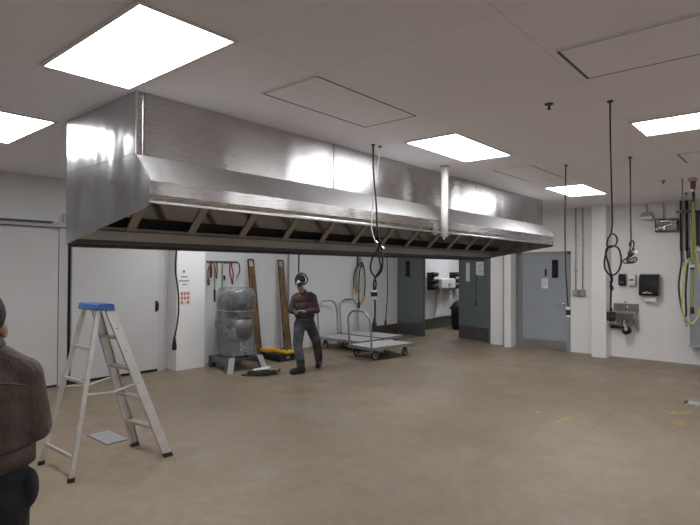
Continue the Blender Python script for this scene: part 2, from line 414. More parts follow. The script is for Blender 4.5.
# ------------------------------------------------------------------ ceiling fittings
def light(x0, x1, y0, y1, label):
    cx, cy = (x0+x1)/2, (y0+y1)/2
    t = thing('ceiling_light', label, 'light', (cx, cy, H), 0, 'flat panel lights in the ceiling')
    a, b = (x1-x0)/2, (y1-y0)/2; w = .022
    f = B().box(-a, a, -b, -b+w, -.012, 0).box(-a, a, b-w, b, -.012, 0).box(-a, -a+w, -b+w, b-w, -.012, 0).box(a-w, a, -b+w, b-w, -.012, 0)
    f.build('frame', 'white', t)
    B().box(-a+w, a-w, -b+w, b-w, -.007, -.001).build('diffuser', 'lens', t)
    return t
LT = light(1.285, 1.90, 2.50, 3.79, 'largest rectangular ceiling light, right above the near corner of the steel hood')
dup(LT, (1.595, 5.80, H), 0, 'ceiling light cut off by the left edge, beside the hood end panel')
dup(LT, (5.18, 2.86, H), PI/2, 'bright ceiling light panel in front of the hood, near the white vertical pipe')
dup(LT, (9.115, 2.88, H), PI/2, 'smallest and farthest ceiling light, near the far right end of the hood')
dup(LT, (5.52, .55, H), 0, 'ceiling light cut off by the right edge, right of the hanging cords')
# unseen lights added to brighten the rooms, behind the hood or out of frame
dup(LT, (5.14, 6.85, H), PI/2, 'added fill light hidden behind the long steel hood, above the mixer')
dup(LT, (9.115, 5.95, H), PI/2, 'added fill light hidden behind the long steel hood, above the flat carts')
dup(LT, (1.595, -1.6, H), 0, 'added fill light behind the viewer, on the left')
dup(LT, (5.52, -2.2, H), 0, 'added fill light behind the viewer, on the right')
dup(LT, (9.6, -1.6, H), PI/2, 'added fill light near the right wall outside the frame')
dup(LT, (14.0, 7.3, H), PI/2, 'added fill light in the room beyond the swing doors, above the white cabinet')

def hatch(x0, x1, y0, y1, label):
    t = thing('ceiling_hatch', label, 'access panel', ((x0+x1)/2, (y0+y1)/2, H), 0, 'flat access panels in the ceiling')
    a, b = (x1-x0)/2, (y1-y0)/2
    B().box(-a, a, -b, b, -.004, 0).build('recess_shade', 'darkgrey', t)  # dark sheet, wider on the far sides, imitates the shaded face of a recess
    B().box(-a+.005, a-.020, -b+.005, b-.022, -.006, -.0005).build('panel', mats_hatch, t)
    B().box(-a-.02, -a, -b, b, -.004, 0).build('bright_strip', 'white', t)
    return t
mats_hatch = mat('hatch_panel', (.88, .87, .93), .6, var=.02)
hatch(2.60, 3.83, 2.545, 3.12, 'long access panel in the ceiling beside the near part of the hood')
hatch(3.24, 3.84, -.08, 1.145, 'dark-edged access panel in the ceiling at the top right of the view')
hatch(6.57, 7.79, 2.63, 3.15, 'faint access panel in the ceiling between the two lights along the hood')
hatch(6.98, 7.61, -.13, 1.11, 'access panel corner in the ceiling above the yellow hose')

def sprinkler(x, y, label):
    t = thing('sprinkler_head', label, 'sprinkler', (x, y, H), 0, 'sprinkler heads in the ceiling')
    B().lathe([(.036, 0), (.034, -.006), (.024, -.010), (.001, -.010)]).build('escutcheon', 'darkgrey', t, smooth=True)
    B().cyl((0, 0, -.012), (0, 0, -.040), .008).lathe([(.015, -.040), (.015, -.045), (.001, -.045)]).tube([(-.014, 0, -.013), (-.016, 0, -.03), (0, 0, -.046)], .003).tube([(.014, 0, -.013), (.016, 0, -.03), (0, 0, -.046)], .003).build('nozzle', 'black', t)
    return t
sprinkler(4.23, 1.55, 'dark sprinkler head nearest the viewer, left of the long looped cord')
sprinkler(8.93, 1.59, 'small sprinkler head between the short coiled cord and the yellow hose')
sprinkler(10.55, 1.54, 'farthest small sprinkler head, close to the right wall beside the yellow hose')

# ------------------------------------------------------------------ the exhaust hood
HX0, HX1, HYF, HYB = 1.946, 10.015, 3.791, 5.048
ZP, ZL, ZLB, ZB = 2.605, 2.385, 2.225, 1.96
hood = thing('exhaust_hood', 'very long brushed stainless steel kitchen exhaust hood hung below the ceiling', 'hood', (HX0, HYF, ZB))
def hb(b, n, m, **k): return b.build(n, m, hood, world=True, **k)
seams = [HX0+.06, 4.135, 7.33, HX1-.02]
for a, b_ in zip(seams[:-1], seams[1:]):
    hb(B().box(a+.007, b_-.007, HYF, HYF+.004, ZP, H-.002), 'plenum_panel', 'steel')
hb(B().box(HX0+.004, HX1-.004, HYF+.005, HYF+.02, ZP, H-.001), 'plenum_backing', 'darkgap')
hb(B().box(HX0, HX0+.007, HYF-.005, HYF+.01, ZP, H).box(HX0+.052, HX0+.060, HYF-.005, HYF+.004, ZP, H), 'corner_trim', 'rim')
hb(B().box(HX0+.007, HX0+.052, HYF-.001, HYF+.004, ZP, H), 'corner_post', 'steel')
hb(B().box(HX1-.02, HX1, HYF-.001, HYF+.01, ZP, H), 'corner_post', 'steel')
for nm, x in (('plenum_end', HX0), ('plenum_end', HX1-.004)):
    hb(B().box(x, x+.004, HYF+.012, HYB, ZP+.004, H-.001), nm, 'steelend')
# canopy skin: sloped front, vertical lip, hem
YL = 3.581
segs = [HX0+.006, 6.03, HX1-.006]
for a, b_ in zip(segs[:-1], segs[1:]):
    hb(B().prism([(HYF+.002, ZP), (YL, ZL), (YL+.006, ZL-.004), (HYF+.008, ZP-.004)], 'x', a+.001, b_-.001), 'canopy_front', 'steelslope')
    hb(B().prism([(YL, ZL), (YL, 2.285), (YL+.028, 2.243), (YL+.032, 2.243), (YL+.006, 2.287), (YL+.006, ZL-.004)], 'x', a+.001, b_-.001), 'canopy_lip', 'steel')
    hb(B().box(a+.001, b_-.001, YL+.014, YL+.034, 2.226, 2.243), 'lip_edge', 'rim')
ep = [(HYB, ZP), (HYF, ZP), (YL-.004, ZL), (YL-.004, 2.285), (YL+.012, 2.255), (YL+.012, ZLB-.015), (YL+.03, ZLB-.03), (HYB, ZB)]
for x in (HX0-.002, HX1-.004):
    hb(B().prism(ep, 'x', x, x+.006), 'end_panel', 'steelend')
    xx = x-.006 if x < 5 else x
    hb(B().tube([(x+.003, YL-.004, 2.285), (x+.003, YL-.004, ZL), (x+.003, HYF, ZP)], .006, 6), 'end_edge', 'rim')
hb(B().box(HX0, HX1, HYB-.006, HYB, ZB, ZP), 'back_panel', 'steelback')
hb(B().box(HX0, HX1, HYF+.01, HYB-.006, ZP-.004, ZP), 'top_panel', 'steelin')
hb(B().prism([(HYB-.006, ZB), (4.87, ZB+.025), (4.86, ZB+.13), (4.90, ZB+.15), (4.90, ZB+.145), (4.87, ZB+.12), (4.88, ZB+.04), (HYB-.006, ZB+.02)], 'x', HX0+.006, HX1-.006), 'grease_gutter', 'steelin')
hb(B().box(HX0+.01, HX1-.01, 4.99, 5.03, ZB-.022, ZB-.002), 'back_rail', 'darkgrey')
# sloping filter rack: bottom rail, top rail, and a bar between each pair of openings
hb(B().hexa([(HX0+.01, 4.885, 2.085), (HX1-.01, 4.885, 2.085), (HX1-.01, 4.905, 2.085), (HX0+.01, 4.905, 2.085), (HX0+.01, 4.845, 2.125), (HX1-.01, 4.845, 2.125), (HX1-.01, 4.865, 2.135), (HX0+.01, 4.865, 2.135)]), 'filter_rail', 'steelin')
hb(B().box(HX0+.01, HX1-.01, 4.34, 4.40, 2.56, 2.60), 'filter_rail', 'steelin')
x = 2.45
while x < 10.0:
    s1, s0 = .045, .045
    hb(B().hexa([(x-s0, 4.87, 2.09), (x+s0, 4.87, 2.09), (x+s0, 4.885, 2.105), (x-s0, 4.885, 2.105), (x-s1, 4.38, 2.575), (x+s1, 4.38, 2.575), (x+s1, 4.395, 2.59), (x-s1, 4.395, 2.59)]), 'filter_bar', 'steelin')
    x += .65
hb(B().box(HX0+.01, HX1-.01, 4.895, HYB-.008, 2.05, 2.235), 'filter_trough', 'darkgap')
hb(B().hexa([(HX0+.008, 4.866, ZB+.018), (HX1-.008, 4.866, ZB+.018), (HX1-.008, 5.03, ZB-.003), (HX0+.008, 5.03, ZB-.003), (HX0+.008, 4.860, ZB+.045), (HX1-.008, 4.860, ZB+.045), (HX1-.008, 4.869, ZB+.046), (HX0+.008, 4.869, ZB+.046)]), 'gutter_shade', 'darkgrey')  # dark strip paints the shade on the gutter's down-facing side
# lip bracket and the small nozzle pipes that hang inside, near the white pipe
hb(B().box(5.76, 5.83, YL-.03, YL-.004, 2.20, 2.36).box(5.76, 5.83, YL-.03, YL+.02, 2.19, 2.21), 'lip_bracket', 'galv')
for xx in (6.35, 7.05):
    hb(B().tube([(xx, 4.1, 2.6), (xx, 4.1, 2.30)], .012, 8).tube([(xx, 4.1, 2.42), (xx+.14, 4.1, 2.42)], .010, 8).cyl((xx, 4.1, 2.31), (xx, 4.1, 2.27), .02, .028), 'nozzle_pipe', 'galv')

pp = thing('vertical_pipe', 'white vertical pipe dropping from the ceiling in front of the hood lip', 'pipe', (5.92, 3.50, 2.17))
B().cyl((0, 0, 0), (0, 0, H-2.17), .046, seg=24).build('pipe_body', 'pvc', pp, smooth=True)
B().lathe([(.046, H-2.18), (.06, H-2.178), (.06, H-2.17)], seg=24).build('ceiling_collar', 'galv', pp)
B().tube([(-.02, 0, .0), (-.02, 0, -.03)], .018, 10).build('pipe_end', 'galv', pp)

# ------------------------------------------------------------------ hanging cords
AZ = math.radians(40.702)
RD = V((math.sin(AZ), -math.cos(AZ), 0)); FD = V((math.cos(AZ), math.sin(AZ), 0))
RZ = AZ - PI/2
def cord(name, label, x, y, z_low, paths, r, cat='cord', group=None, m='black'):
    """a thing whose local x runs across the room's diagonal; paths are lists of (u, depth, z)"""
    t = thing(name, label, cat, (x, y, z_low), RZ, group)
    for p in paths:
        B().tube(spline([(u, dd, z-z_low) for u, dd, z in p], 5), r, 8).build('cable', m, t, smooth=True)
    B().cyl((0, 0, H-z_low-.012), (0, 0, H-z_low), .022).build('ceiling_grommet', 'darkgrey', t)
    return t
GC = 'black power cords hanging from the ceiling'
# A long cord with two loops
k = .0078
def pa(px, py, dd=0): return ((px-610.3)*k, dd, 2.044-(py-233)*k)
t = cord('extension_cord', 'long black cord with two open loops, hanging above the steel sink', 4.458, 1.157, 1.35, [
    [(0, 0, H-.005), (.004, 0, 2.7), (.016, 0, 2.2), pa(612, 228), pa(611, 234), pa(608, 239), pa(607, 245), pa(608.5, 248, .01), pa(607.3, 253, .02), pa(605, 263, .01), pa(605.6, 270), pa(609, 274.3, -.01), pa(614, 274.5, -.01), pa(619, 270), pa(621.2, 262), pa(620.4, 253), pa(617, 247.5, -.01), pa(612, 246, -.015), pa(608, 246.5, -.01)],
    [pa(611, 234, .005), pa(614.5, 233.8, .01), pa(617.4, 237, .01), pa(617.8, 241.5, .01), pa(615.5, 245.5, .005), pa(611, 247), pa(607.5, 249, .015), pa(606.8, 256, .01), pa(609, 263, .01), pa(610.6, 270, .01), pa(612, 276, .0), pa(612.6, 281, .005), pa(610.5, 286), pa(611.2, 290), pa(610.9, 300), pa(610.8, 311)],
    [pa(609, 274.3, -.01), pa(611, 279, -.008), pa(610.2, 283, -.005), pa(612.6, 288, -.005), pa(611.2, 291)]], .0068, group=GC)
u, _, z = pa(611.1, 316)
B().box(u-.027, u+.027, -.025, .025, z-1.35-.04, z-1.35+.036).build('socket_box', 'black', t, bevel=.006)
B().cyl((u, 0, z-1.35+.036), (u, 0, z-1.35+.06), .012).build('strain_relief', 'black', t)
B().box(u-.022, u+.022, -.027, -.024, z-1.35-.012, z-1.35+.012).build('socket_face', 'darkgrey', t)
# B shorter cord with a tangle
k2 = .01164
def pb(px, py, dd=0): return ((px-630.3)*k2, dd, 2.109-(py-240)*k2)
t = cord('extension_cord', 'short black cord bunched into a tangled knot, right of the long looped cord', 6.809, 1.551, 1.80, [
    [(0, 0, H-.005), (.004, 0, 2.6), pb(631, 232), pb(631, 245), pb(629.6, 252), pb(631, 256), pb(634.5, 253), pb(634, 249), pb(631, 253, .02), pb(629, 257), pb(624, 260), pb(622.5, 262), pb(625, 263.2), pb(631, 263), pb(635, 262), pb(637, 259.5), pb(635.5, 257.5), pb(632, 258.5), pb(629.5, 261), pb(627, 260.5), pb(627.5, 257), pb(631, 254)],
    [pb(630, 246, .02), pb(631.3, 242, .02), pb(633.6, 240.8, .02), pb(635, 243, .02), pb(634, 248, .015), pb(631, 254, .01), pb(629.8, 258, .01), pb(627, 261.5, .0), pb(631, 262, -.02), pb(634, 259, -.02)]], .0085, group=GC)
u, _, z = pb(635.5, 252)
B().box(u-.018, u+.018, -.02, .02, z-1.80-.022, z-1.80+.022).build('plug', 'white', t, bevel=.006)
B().ell((0, -.0, pb(0, 254)[2]-1.8), (.03, .03, .04)).build('cable_tie', 'black', t, smooth=True)
# C straight cord
t = cord('extension_cord', 'straight black cord ending in a white and black socket before the grey door', 6.82, 2.286, 1.17, [
    [(0, 0, H-.005), (-.01, 0, 2.6), (-.012, 0, 2.2), (-.004, 0, 1.8), (.02, 0, 1.4), (.028, 0, 1.30)]], .0085, group=GC)
B().cyl((.028, 0, .12), (.028, 0, .085), .026, .028).build('socket_collar', 'white', t, smooth=True)
B().cyl((.028, 0, .085), (.028, 0, .02), .030, .028).build('socket_body', 'black', t)
B().cyl((.028, 0, .02), (.028, 0, .0), .026).build('socket_face', 'white', t)
# D near cord over the hood front
k3 = .01064
def pd(px, py, dd=0): return ((px-370.4)*k3, dd-.02, 2.01-(py-245)*k3)
t = cord('extension_cord', 'black cord draped past the hood front, looped, with a white and black socket', 4.42, 3.485, 1.14, [
    [(0, 0, H-.005), pd(370.5, 165), pd(371.3, 180, -.01), pd(373.5, 205, -.03), pd(374.3, 225, -.05), pd(376.5, 241, -.05), pd(375, 249, -.05), pd(370, 258, -.05), pd(368, 267, -.05), pd(369.5, 273, -.05), pd(372.3, 277, -.05), pd(371.3, 283, -.05), pd(371.5, 290, -.05)],
    [pd(376.8, 240, -.06), pd(378.8, 249, -.05), pd(380, 260, -.05), pd(379, 270, -.05), pd(375.8, 275, -.05), pd(372.6, 278, -.05), pd(373.6, 283, -.05), pd(372.6, 290, -.05)],
    [pd(377.5, 242, -.04), pd(375.8, 252, -.04), pd(376.8, 260, -.04), pd(378.2, 268, -.04), pd(374.5, 274.5, -.04), pd(372, 278, -.055)],
    [pd(372.4, 298, -.05), pd(372.8, 305, -.05), pd(372.6, 318, -.05)]], .0095, group=GC)
u, dd, z = pd(371.8, 294.5, -.05)
B().cyl((u, dd, z-1.14+.045), (u, dd, z-1.14+.03), .026, .034).build('socket_collar', 'white', t, smooth=True)
B().cyl((u, dd, z-1.14+.03), (u, dd, z-1.14-.015), .035).build('socket_body', 'black', t)
B().cyl((u, dd, z-1.14-.015), (u, dd, z-1.14-.045), .033, .028).build('socket_face', 'white', t)
u, dd, z = pd(372.2, 323, -.05)
B().lathe([(.012, .055), (.016, .02), (.026, -.0), (.026, -.03), (.004, -.032)], (u, dd, z-1.14+.0)).build('plug', 'black', t)
t = cord('drop_wire', 'thin white wire hanging beside the black cord at the hood front', 4.53, 3.478, 2.0, [
    [(0, 0, H-.005), (-.03, -.01, 2.8), (-.075, -.03, 2.45), (-.09, -.045, 2.2), (-.05, -.05, 2.05)]], .006, 'wire', m='pvc')
B().cyl((-.05, -.05, .05), (.04, -.06, -.03), .012).build('wire_end', 'chrome', t)
# cords behind the hood
t = cord('extension_cord', 'black cord hanging before the white column with notices, plug near the floor', 4.36, 7.2, .50, [
    [(0, 0, H-.005), (0, 0, 2.2), (-.02, 0, 1.75), (.02, 0, 1.45), (.035, 0, 1.2), (.02, 0, .95), (-.02, 0, .72)]], .013, group=GC)
B().lathe([(.014, .22), (.022, .16), (.034, .10), (.036, .03), (.03, .02)], (-.025, 0, 0)).build('plug', 'black', t)
t = cord('extension_cord', 'thin black cord hanging in front of the back wall, left of the swing doors', 8.79, 6.56, .60, [
    [(0, 0, H-.005), (0, 0, 2.1), (.015, 0, 1.7), (.02, 0, 1.3), (.0, 0, .95), (-.02, 0, .68)]], .010, group=GC)
B().lathe([(.012, .11), (.024, .07), (.026, .02), (.01, .01)], (-.02, 0, 0)).build('plug', 'black', t)

# ------------------------------------------------------------------ right wall equipment
cdt = thing('electrical_conduit', 'pair of thin grey conduits running down to a steel junction box beside the door', 'conduit', (XR, 3.66, 1.21))
for y in (3.731, 3.588):
    B().cyl((XR-.018, y, 1.34), (XR-.018, y, H), .0125, seg=10).build('conduit_pipe', 'galv', cdt, world=True, smooth=True)
for y, z in ((3.731, 2.5), (3.588, 2.3), (3.731, 1.75)):
    B().box(XR-.034, XR, y-.03, y+.03, z-.012, z+.012).build('conduit_clamp', 'galv', cdt, world=True)
B().box(XR-.06, XR, 3.53, 3.655, 1.21, 1.345).build('junction_box', 'galv', cdt, world=True, bevel=.004)
B().box(XR-.06, XR, 3.665, 3.785, 1.215, 1.34).build('junction_box', 'galv', cdt, world=True, bevel=.004)
for y in (3.59, 3.725):
    B().box(XR-.063, XR-.06, y-.03, y+.03, 1.235, 1.32).build('cover_plate', 'alud', cdt, world=True)

sk = thing('hand_sink', 'small wall-hung stainless hand sink with a tall backsplash', 'sink', (XR, 2.75, .5))
B().box(XR-.012, XR, 2.52, 2.985, .92, 1.088).build('backsplash', 'sinksteel', sk, world=True)
b = B()
o, i_ = [(XR-.37, 2.535), (XR-.012, 2.535), (XR-.012, 2.975), (XR-.37, 2.975)], [(XR-.33, 2.575), (XR-.06, 2.575), (XR-.06, 2.935), (XR-.33, 2.935)]
bo = [(XR-.33, 2.56), (XR-.012, 2.56), (XR-.012, 2.95), (XR-.33, 2.95)]; bi = [(XR-.29, 2.61), (XR-.08, 2.61), (XR-.08, 2.90), (XR-.29, 2.90)]
b.rings([[(x, y, .79) for x, y in bo], [(x, y, .90) for x, y in o], [(x, y, .93) for x, y in o], [(x, y, .93) for x, y in i_], [(x, y, .81) for x, y in bi]])
b.build('basin', 'sinksteel', sk, world=True)
B().cyl((XR-.012, 2.75, 1.02), (XR-.03, 2.75, 1.02), .03).tube(spline([(XR-.03, 2.75, 1.02), (XR-.06, 2.75, 1.12), (XR-.13, 2.75, 1.14), (XR-.17, 2.75, 1.09)]), .010).build('faucet', 'chrome', sk, world=True, smooth=True)
for s in (2.535, 2.965):
    B().prism([(XR-.3, .79), (XR, .79), (XR, .55)], 'y', s, s+.008).build('side_bracket', 'sinksteel', sk, world=True)
B().tube(spline([(XR-.18, 2.75, .79), (XR-.18, 2.75, .68), (XR-.18, 2.70, .62), (XR-.1, 2.68, .62), (XR, 2.68, .64)]), .022, 12).build('drain_pipe', 'chrome', sk, world=True, smooth=True)
B().tube([(XR-.25, 2.6, .79), (XR-.25, 2.62, .66), (XR-.05, 2.62, .68)], .008).build('supply_pipe', 'chrome', sk, world=True)
B().cyl((XR-.14, 2.70, .56), (XR-.24, 2.70, .56), .075, seg=24).build('drain_trap', 'black', sk, world=True, smooth=True, label='black round drain trap')
B().cyl((XR-.24, 2.70, .60), (XR-.27, 2.70, .60), .035).cyl((XR-.2, 2.70, .62), (XR-.2, 2.70, .70), .02).cyl((XR, 2.70, .56), (XR-.14, 2.70, .56), .02).build('trap_fitting', 'chrome', sk, world=True)
wb = thing('wall_bracket_box', 'small steel box with a white and red label beside the column, under the cord socket', 'box', (XR, 2.92, .6))
B().box(XR-.16, XR, 2.80, 3.028, .665, .80).build('box_body', 'sinksteel', wb, world=True, bevel=.004)
lb = B().box(XR-.163, XR-.16, 2.90, 3.02, .69, .79).build('box_label', 'paper', wb, world=True)
B().box(XR-.165, XR-.163, 2.91, 2.955, .745, .765).box(XR-.165, XR-.163, 2.965, 3.01, .745, .765).box(XR-.165, XR-.163, 2.91, 2.955, .705, .72).box(XR-.165, XR-.163, 2.965, 3.01, .705, .72).build('label_mark', 'red', lb)
MW[lb]
B().cyl((XR-.06, 2.78, .60), (XR-.06, 3.028, .60), .022).cyl((XR, 2.9, .60), (XR-.06, 2.9, .60), .015).build('box_tube', 'black', wb, world=True)
# the marks above were given in world coordinates: move them into the box frame
for ch in lb.children: ch.data.transform(MW[wb].inverted())

sd = thing('soap_dispenser', 'black soap dispenser on the wall above the sink, left of the white one', 'dispenser', (XR, 2.81, 1.44))
B().prism([(XR, 1.445), (XR-.07, 1.445), (XR-.10, 1.50), (XR-.105, 1.62), (XR-.07, 1.685), (XR, 1.685)], 'y', 2.745, 2.88).build('dispenser_body', 'blackgl', sd, world=True, bevel=.012)
B().box(XR-.112, XR-.10, 2.77, 2.855, 1.49, 1.54).build('push_bar', 'darkgrey', sd, world=True)
B().cyl((XR-.06, 2.81, 1.445), (XR-.06, 2.81, 1.43), .01).build('spout', 'darkgrey', sd, world=True)
sd = thing('soap_dispenser', 'white soap dispenser on the wall between the black one and the towel dispenser', 'dispenser', (XR, 2.64, 1.445))
B().prism([(XR, 1.447), (XR-.07, 1.447), (XR-.10, 1.50), (XR-.105, 1.62), (XR-.07, 1.685), (XR, 1.685)], 'y', 2.565, 2.705).build('dispenser_body', 'white', sd, world=True, bevel=.012)
B().box(XR-.112, XR-.10, 2.60, 2.67, 1.55, 1.585).build('push_bar', 'darkgrey', sd, world=True)
B().cyl((XR-.06, 2.64, 1.447), (XR-.06, 2.64, 1.432), .01).build('spout', 'darkgrey', sd, world=True)
td = thing('towel_dispenser', 'large glossy black paper towel dispenser on the right wall', 'dispenser', (XR, 2.31, 1.13))
b = B().prism([(XR, 1.265), (XR-.20, 1.265), (XR-.215, 1.33), (XR-.20, 1.56), (XR-.15, 1.67), (XR-.08, 1.69), (XR, 1.69)], 'y', 2.145, 2.485)
b.build('dispenser_body', 'blackgl', td, world=True, bevel=.015)
B().prism([(XR-.04, 1.15), (XR-.13, 1.15), (XR-.13, 1.265), (XR-.04, 1.265)], 'y', 2.20, 2.40).build('paper_towel', 'paper', td, world=True)
lg = B()
for y, z, w, hh in ((2.40, 1.315, .012, .03), (2.372, 1.32, .02, .022), (2.34, 1.325, .012, .045), (2.312, 1.32, .02, .022), (2.28, 1.315, .014, .03), (2.255, 1.312, .01, .012)): lg.box(XR-.2165, XR-.2135, y-w/2-.0, y+w/2, z-.008, z-.008+hh)
lg.build('emblem', 'white', td, world=True)

em = thing('emergency_light', 'wide glossy dark emergency light unit hung on a rod near the right wall', 'lamp', (XR, 2.03, 2.49))
B().box(XR-.13, XR-.01, 1.835, 2.22, 2.50, 2.755).build('unit_body', 'blackgl', em, world=True, bevel=.02)
B().cyl((XR-.05, 2.08, 2.755), (XR-.05, 2.08, H), .012, seg=10).build('mount_rod', 'galv', em, world=True)
B().tube(spline([(XR-.135, 2.12, 2.70), (XR-.137, 2.0, 2.71), (XR-.137, 1.9, 2.68), (XR-.135, 1.855, 2.71)]), .016, 8, flat=.3).build('bright_strip', 'chrome', em, world=True, smooth=True)  # wavy chrome strips imitate reflections in the glossy casing
B().tube(spline([(XR-.135, 2.16, 2.58), (XR-.137, 2.05, 2.60), (XR-.137, 1.95, 2.64), (XR-.135, 1.86, 2.63)]), .010, 8, flat=.3).build('bright_strip', 'chrome', em, world=True, smooth=True)
for y in (2.17, 2.05): B().ell((XR-.135, y, 2.555), (.03, .04, .03)).build('lamp_head', 'chrome', em, world=True, smooth=True)
B().box(XR-.1325, XR-.129, 2.05, 2.10, 2.61, 2.64).build('red_reflection', 'red', em, world=True)  # red patch imitates a reddish reflection on the casing
em = thing('emergency_light', 'small rounded emergency lamp on a short rod, left of the wide dark one', 'lamp', (XR, 2.36, 2.74))
B().prism([(2.25, 2.745), (2.465, 2.755), (2.475, 2.83), (2.45, 2.90), (2.28, 2.89), (2.245, 2.82)], 'x', XR-.12, XR-.02).build('lamp_housing', 'greypaint', em, world=True, bevel=.012)
B().box(XR-.125, XR-.119, 2.27, 2.46, 2.765, 2.81).build('lamp_lens', 'white', em, world=True)
B().cyl((XR-.05, 2.37, 2.86), (XR-.05, 2.37, H), .012, seg=10).build('mount_rod', 'galv', em, world=True)

# grey electrical cabinet and pipes at the right edge
ec = thing('electrical_cabinet', 'grey electrical cabinet at the right edge behind the yellow hose', 'cabinet', (XR, 1.2, .36))
B().box(XR-.20, XR-.002, .75, 1.63, .37, 2.12).build('cabinet_body', 'greypaint', ec, world=True, bevel=.006)
B().box(XR-.215, XR-.20, .78, 1.60, .46, 2.08).build('cabinet_door', 'greypaint', ec, world=True, bevel=.004)
B().box(XR-.23, XR-.215, .84, .87, 1.2, 1.35).build('cabinet_handle', 'black', ec, world=True)
B().box(XR-.22, XR-.002, .75, 1.65, .35, .372).build('cabinet_foot', 'greypaint', ec, world=True)
sb = thing('switch_box', 'black switch box above the grey cabinet at the right edge', 'box', (XR, 1.3, 2.2))
B().box(XR-.12, XR, 1.0, 1.545, 2.22, 2.86).build('box_body', 'black', sb, world=True, bevel=.006)
B().box(XR-.13, XR-.12, 1.05, 1.5, 2.27, 2.81).build('box_cover', 'darkgrey', sb, world=True)
pr = thing('wall_pipes', 'pair of black vertical pipes on a clamp rail beside the yellow hose', 'pipe', (XR, 1.73, 2.2))
for y in (1.79, 1.70, 1.60):
    B().cyl((XR-.05, y, 2.14), (XR-.05, y, H), .024, seg=10).build('pipe_run', 'black', pr, world=True, smooth=True)
B().box(XR-.035, XR, .95, 1.88, 2.86, 2.89).build('clamp_rail', 'darkgrey', pr, world=True)
for y in (1.79, 1.70): B().box(XR-.072, XR-.03, y-.026, y+.026, 2.86, 2.89).build('pipe_clamp', 'galv', pr, world=True)
bc = thing('black_hose', 'thin black hose doubled into a narrow V beside the grey cabinet', 'hose', (XR-.26, 1.7, .7))
B().tube(spline([(XR-.05, 1.79, 2.14), (XR-.10, 1.78, 1.9), (XR-.25, 1.80, 1.5), (XR-.27, 1.77, 1.15), (XR-.27, 1.725, .95), (XR-.27, 1.70, .92), (XR-.27, 1.68, .97), (XR-.26, 1.69, 1.4), (XR-.15, 1.67, 1.9), (XR-.05, 1.70, 2.15)]), .016, 8).build('hose_run', 'black', bc, world=True, smooth=True)
B().cyl((XR-.27, 1.70, .90), (XR-.27, 1.67, .72), .018).cyl((XR-.27, 1.69, .84), (XR-.27, 1.685, .80), .03).build('hose_fitting', 'galv', bc, world=True)

# yellow drop hose
yh = thing('drop_hose', 'yellow-green air hose dropping from the ceiling with one long hanging loop', 'hose', (8.90, 1.226, .9), RZ)
kh = .01368   # metres per unit of the sketch
def ph(px, py, dd=0): return ((px-692.1)*kh, dd, 2.978-(py-185)*kh-.9)
B().tube(spline([ph(693.5, 193), ph(693.4, 215), ph(693.2, 245), ph(692.8, 275), ph(692.2, 300), ph(691.8, 313)], 5), .016, 10).build('hose_run', 'hoserun', yh, smooth=True)
B().tube(spline([ph(688.6, 261, -.02), ph(685, 266, -.03), ph(682, 277, -.04), ph(680, 292, -.05), ph(679, 306, -.05), ph(680, 318, -.05), ph(683.5, 326, -.05), ph(688, 329, -.05), ph(692.5, 326.5, -.05), ph(696.5, 320, -.04), ph(699.5, 309, -.03), ph(700.5, 295, -.02), ph(700, 278, -.01), ph(697.5, 262, 0), ph(695, 247, .0), ph(694.2, 225), ph(693.8, 205)], 5), .0125, 10).build('hose_loop', 'hose', yh, smooth=True)
B().cyl(ph(691.8, 312), ph(692.3, 319), .022, .026).build('hose_nozzle', 'black', yh)
B().cyl(ph(692.2, 268), ph(692.2, 271), .028).build('hose_coupling', 'white', yh)
B().cyl(ph(692.2, 271), ph(692.2, 273), .026).build('hose_coupling', 'black', yh)
B().tube([ph(689.5, 250), ph(687.5, 262, -.02), ph(690, 263)], .012, 8).ell(ph(688.3, 260), (.03, .03, .04)).build('hose_hook', 'black', yh)
cz = H-.9
B().box(-.03, .05, -.04, .04, cz-.05, cz).build('ceiling_plate', 'galv', yh)
B().cyl((.015, 0, cz-.05), (.015, 0, cz-.16), .034).build('valve_body', 'red', yh, smooth=True)
B().cyl((.015, 0, cz-.16), (.015, 0, cz-.20), .026).build('valve_collar', 'galv', yh)
B().cyl((.018, 0, cz-.20), (.02, 0, cz-.34), .022, .018).build('hose_end', 'black', yh)
dr = thing('drop_pipe', 'thin grey pipe dropping from the ceiling just left of the yellow hose', 'pipe', (8.86, 1.34, 1.9))
B().cyl((0, 0, .0), (0, 0, H-1.9), .007, seg=10).build('pipe_run', 'darkgrey', dr)
B().lathe([(.02, -.02), (.02, .0)]).build('pipe_end', 'black', dr)

# ------------------------------------------------------------------ back wall items
vp = thing('wall_pipe', 'thin grey vertical pipe on the back wall right of the second plank', 'pipe', (7.76, YB-.02, .25))
B().cyl((0, 0, 0), (0, 0, 2.2), .02, seg=10).build('pipe_run', 'greypaint', vp, smooth=True)
for z in (.3, 1.3): B().box(-.03, .03, -.005, .02, z, z+.03).build('pipe_clamp', 'galv', vp)

nt_ = thing('wall_notice', 'white paper notice pinned on the white column, above the orange chart', 'notice', (5.06, 8.13, 1.38))
B().box(-.125, .125, -.003, 0, .02, .29).build('sheet', 'paper', nt_)
B().box(-.055, .06, -.0045, -.003, .215, .235).box(-.10, .10, -.0045, -.003, .145, .165).box(-.03, .055, -.0045, -.003, .085, .105).build('printed_line', 'ink', nt_)
B().prism([(-.02, .30), (.02, .30), (.0, .345)], 'y', -.012, 0).build('clip', 'black', nt_)
nt2 = thing('wall_chart', 'small pale chart with rows of orange pictures, under the white paper notice', 'notice', (5.09, 8.13, 1.12))
B().box(-.1, .1, -.003, 0, 0, .24).build('sheet', 'peach', nt2)
pc = B()
for r in range(3):
    for c in range(3):
        if r == 0 and c == 1: continue
        pc.box(-.085+c*.06, -.045+c*.06, -.0045, -.003, .02+.075*r, .07+.075*r)
pc.build('printed_picture', 'orange', nt2)

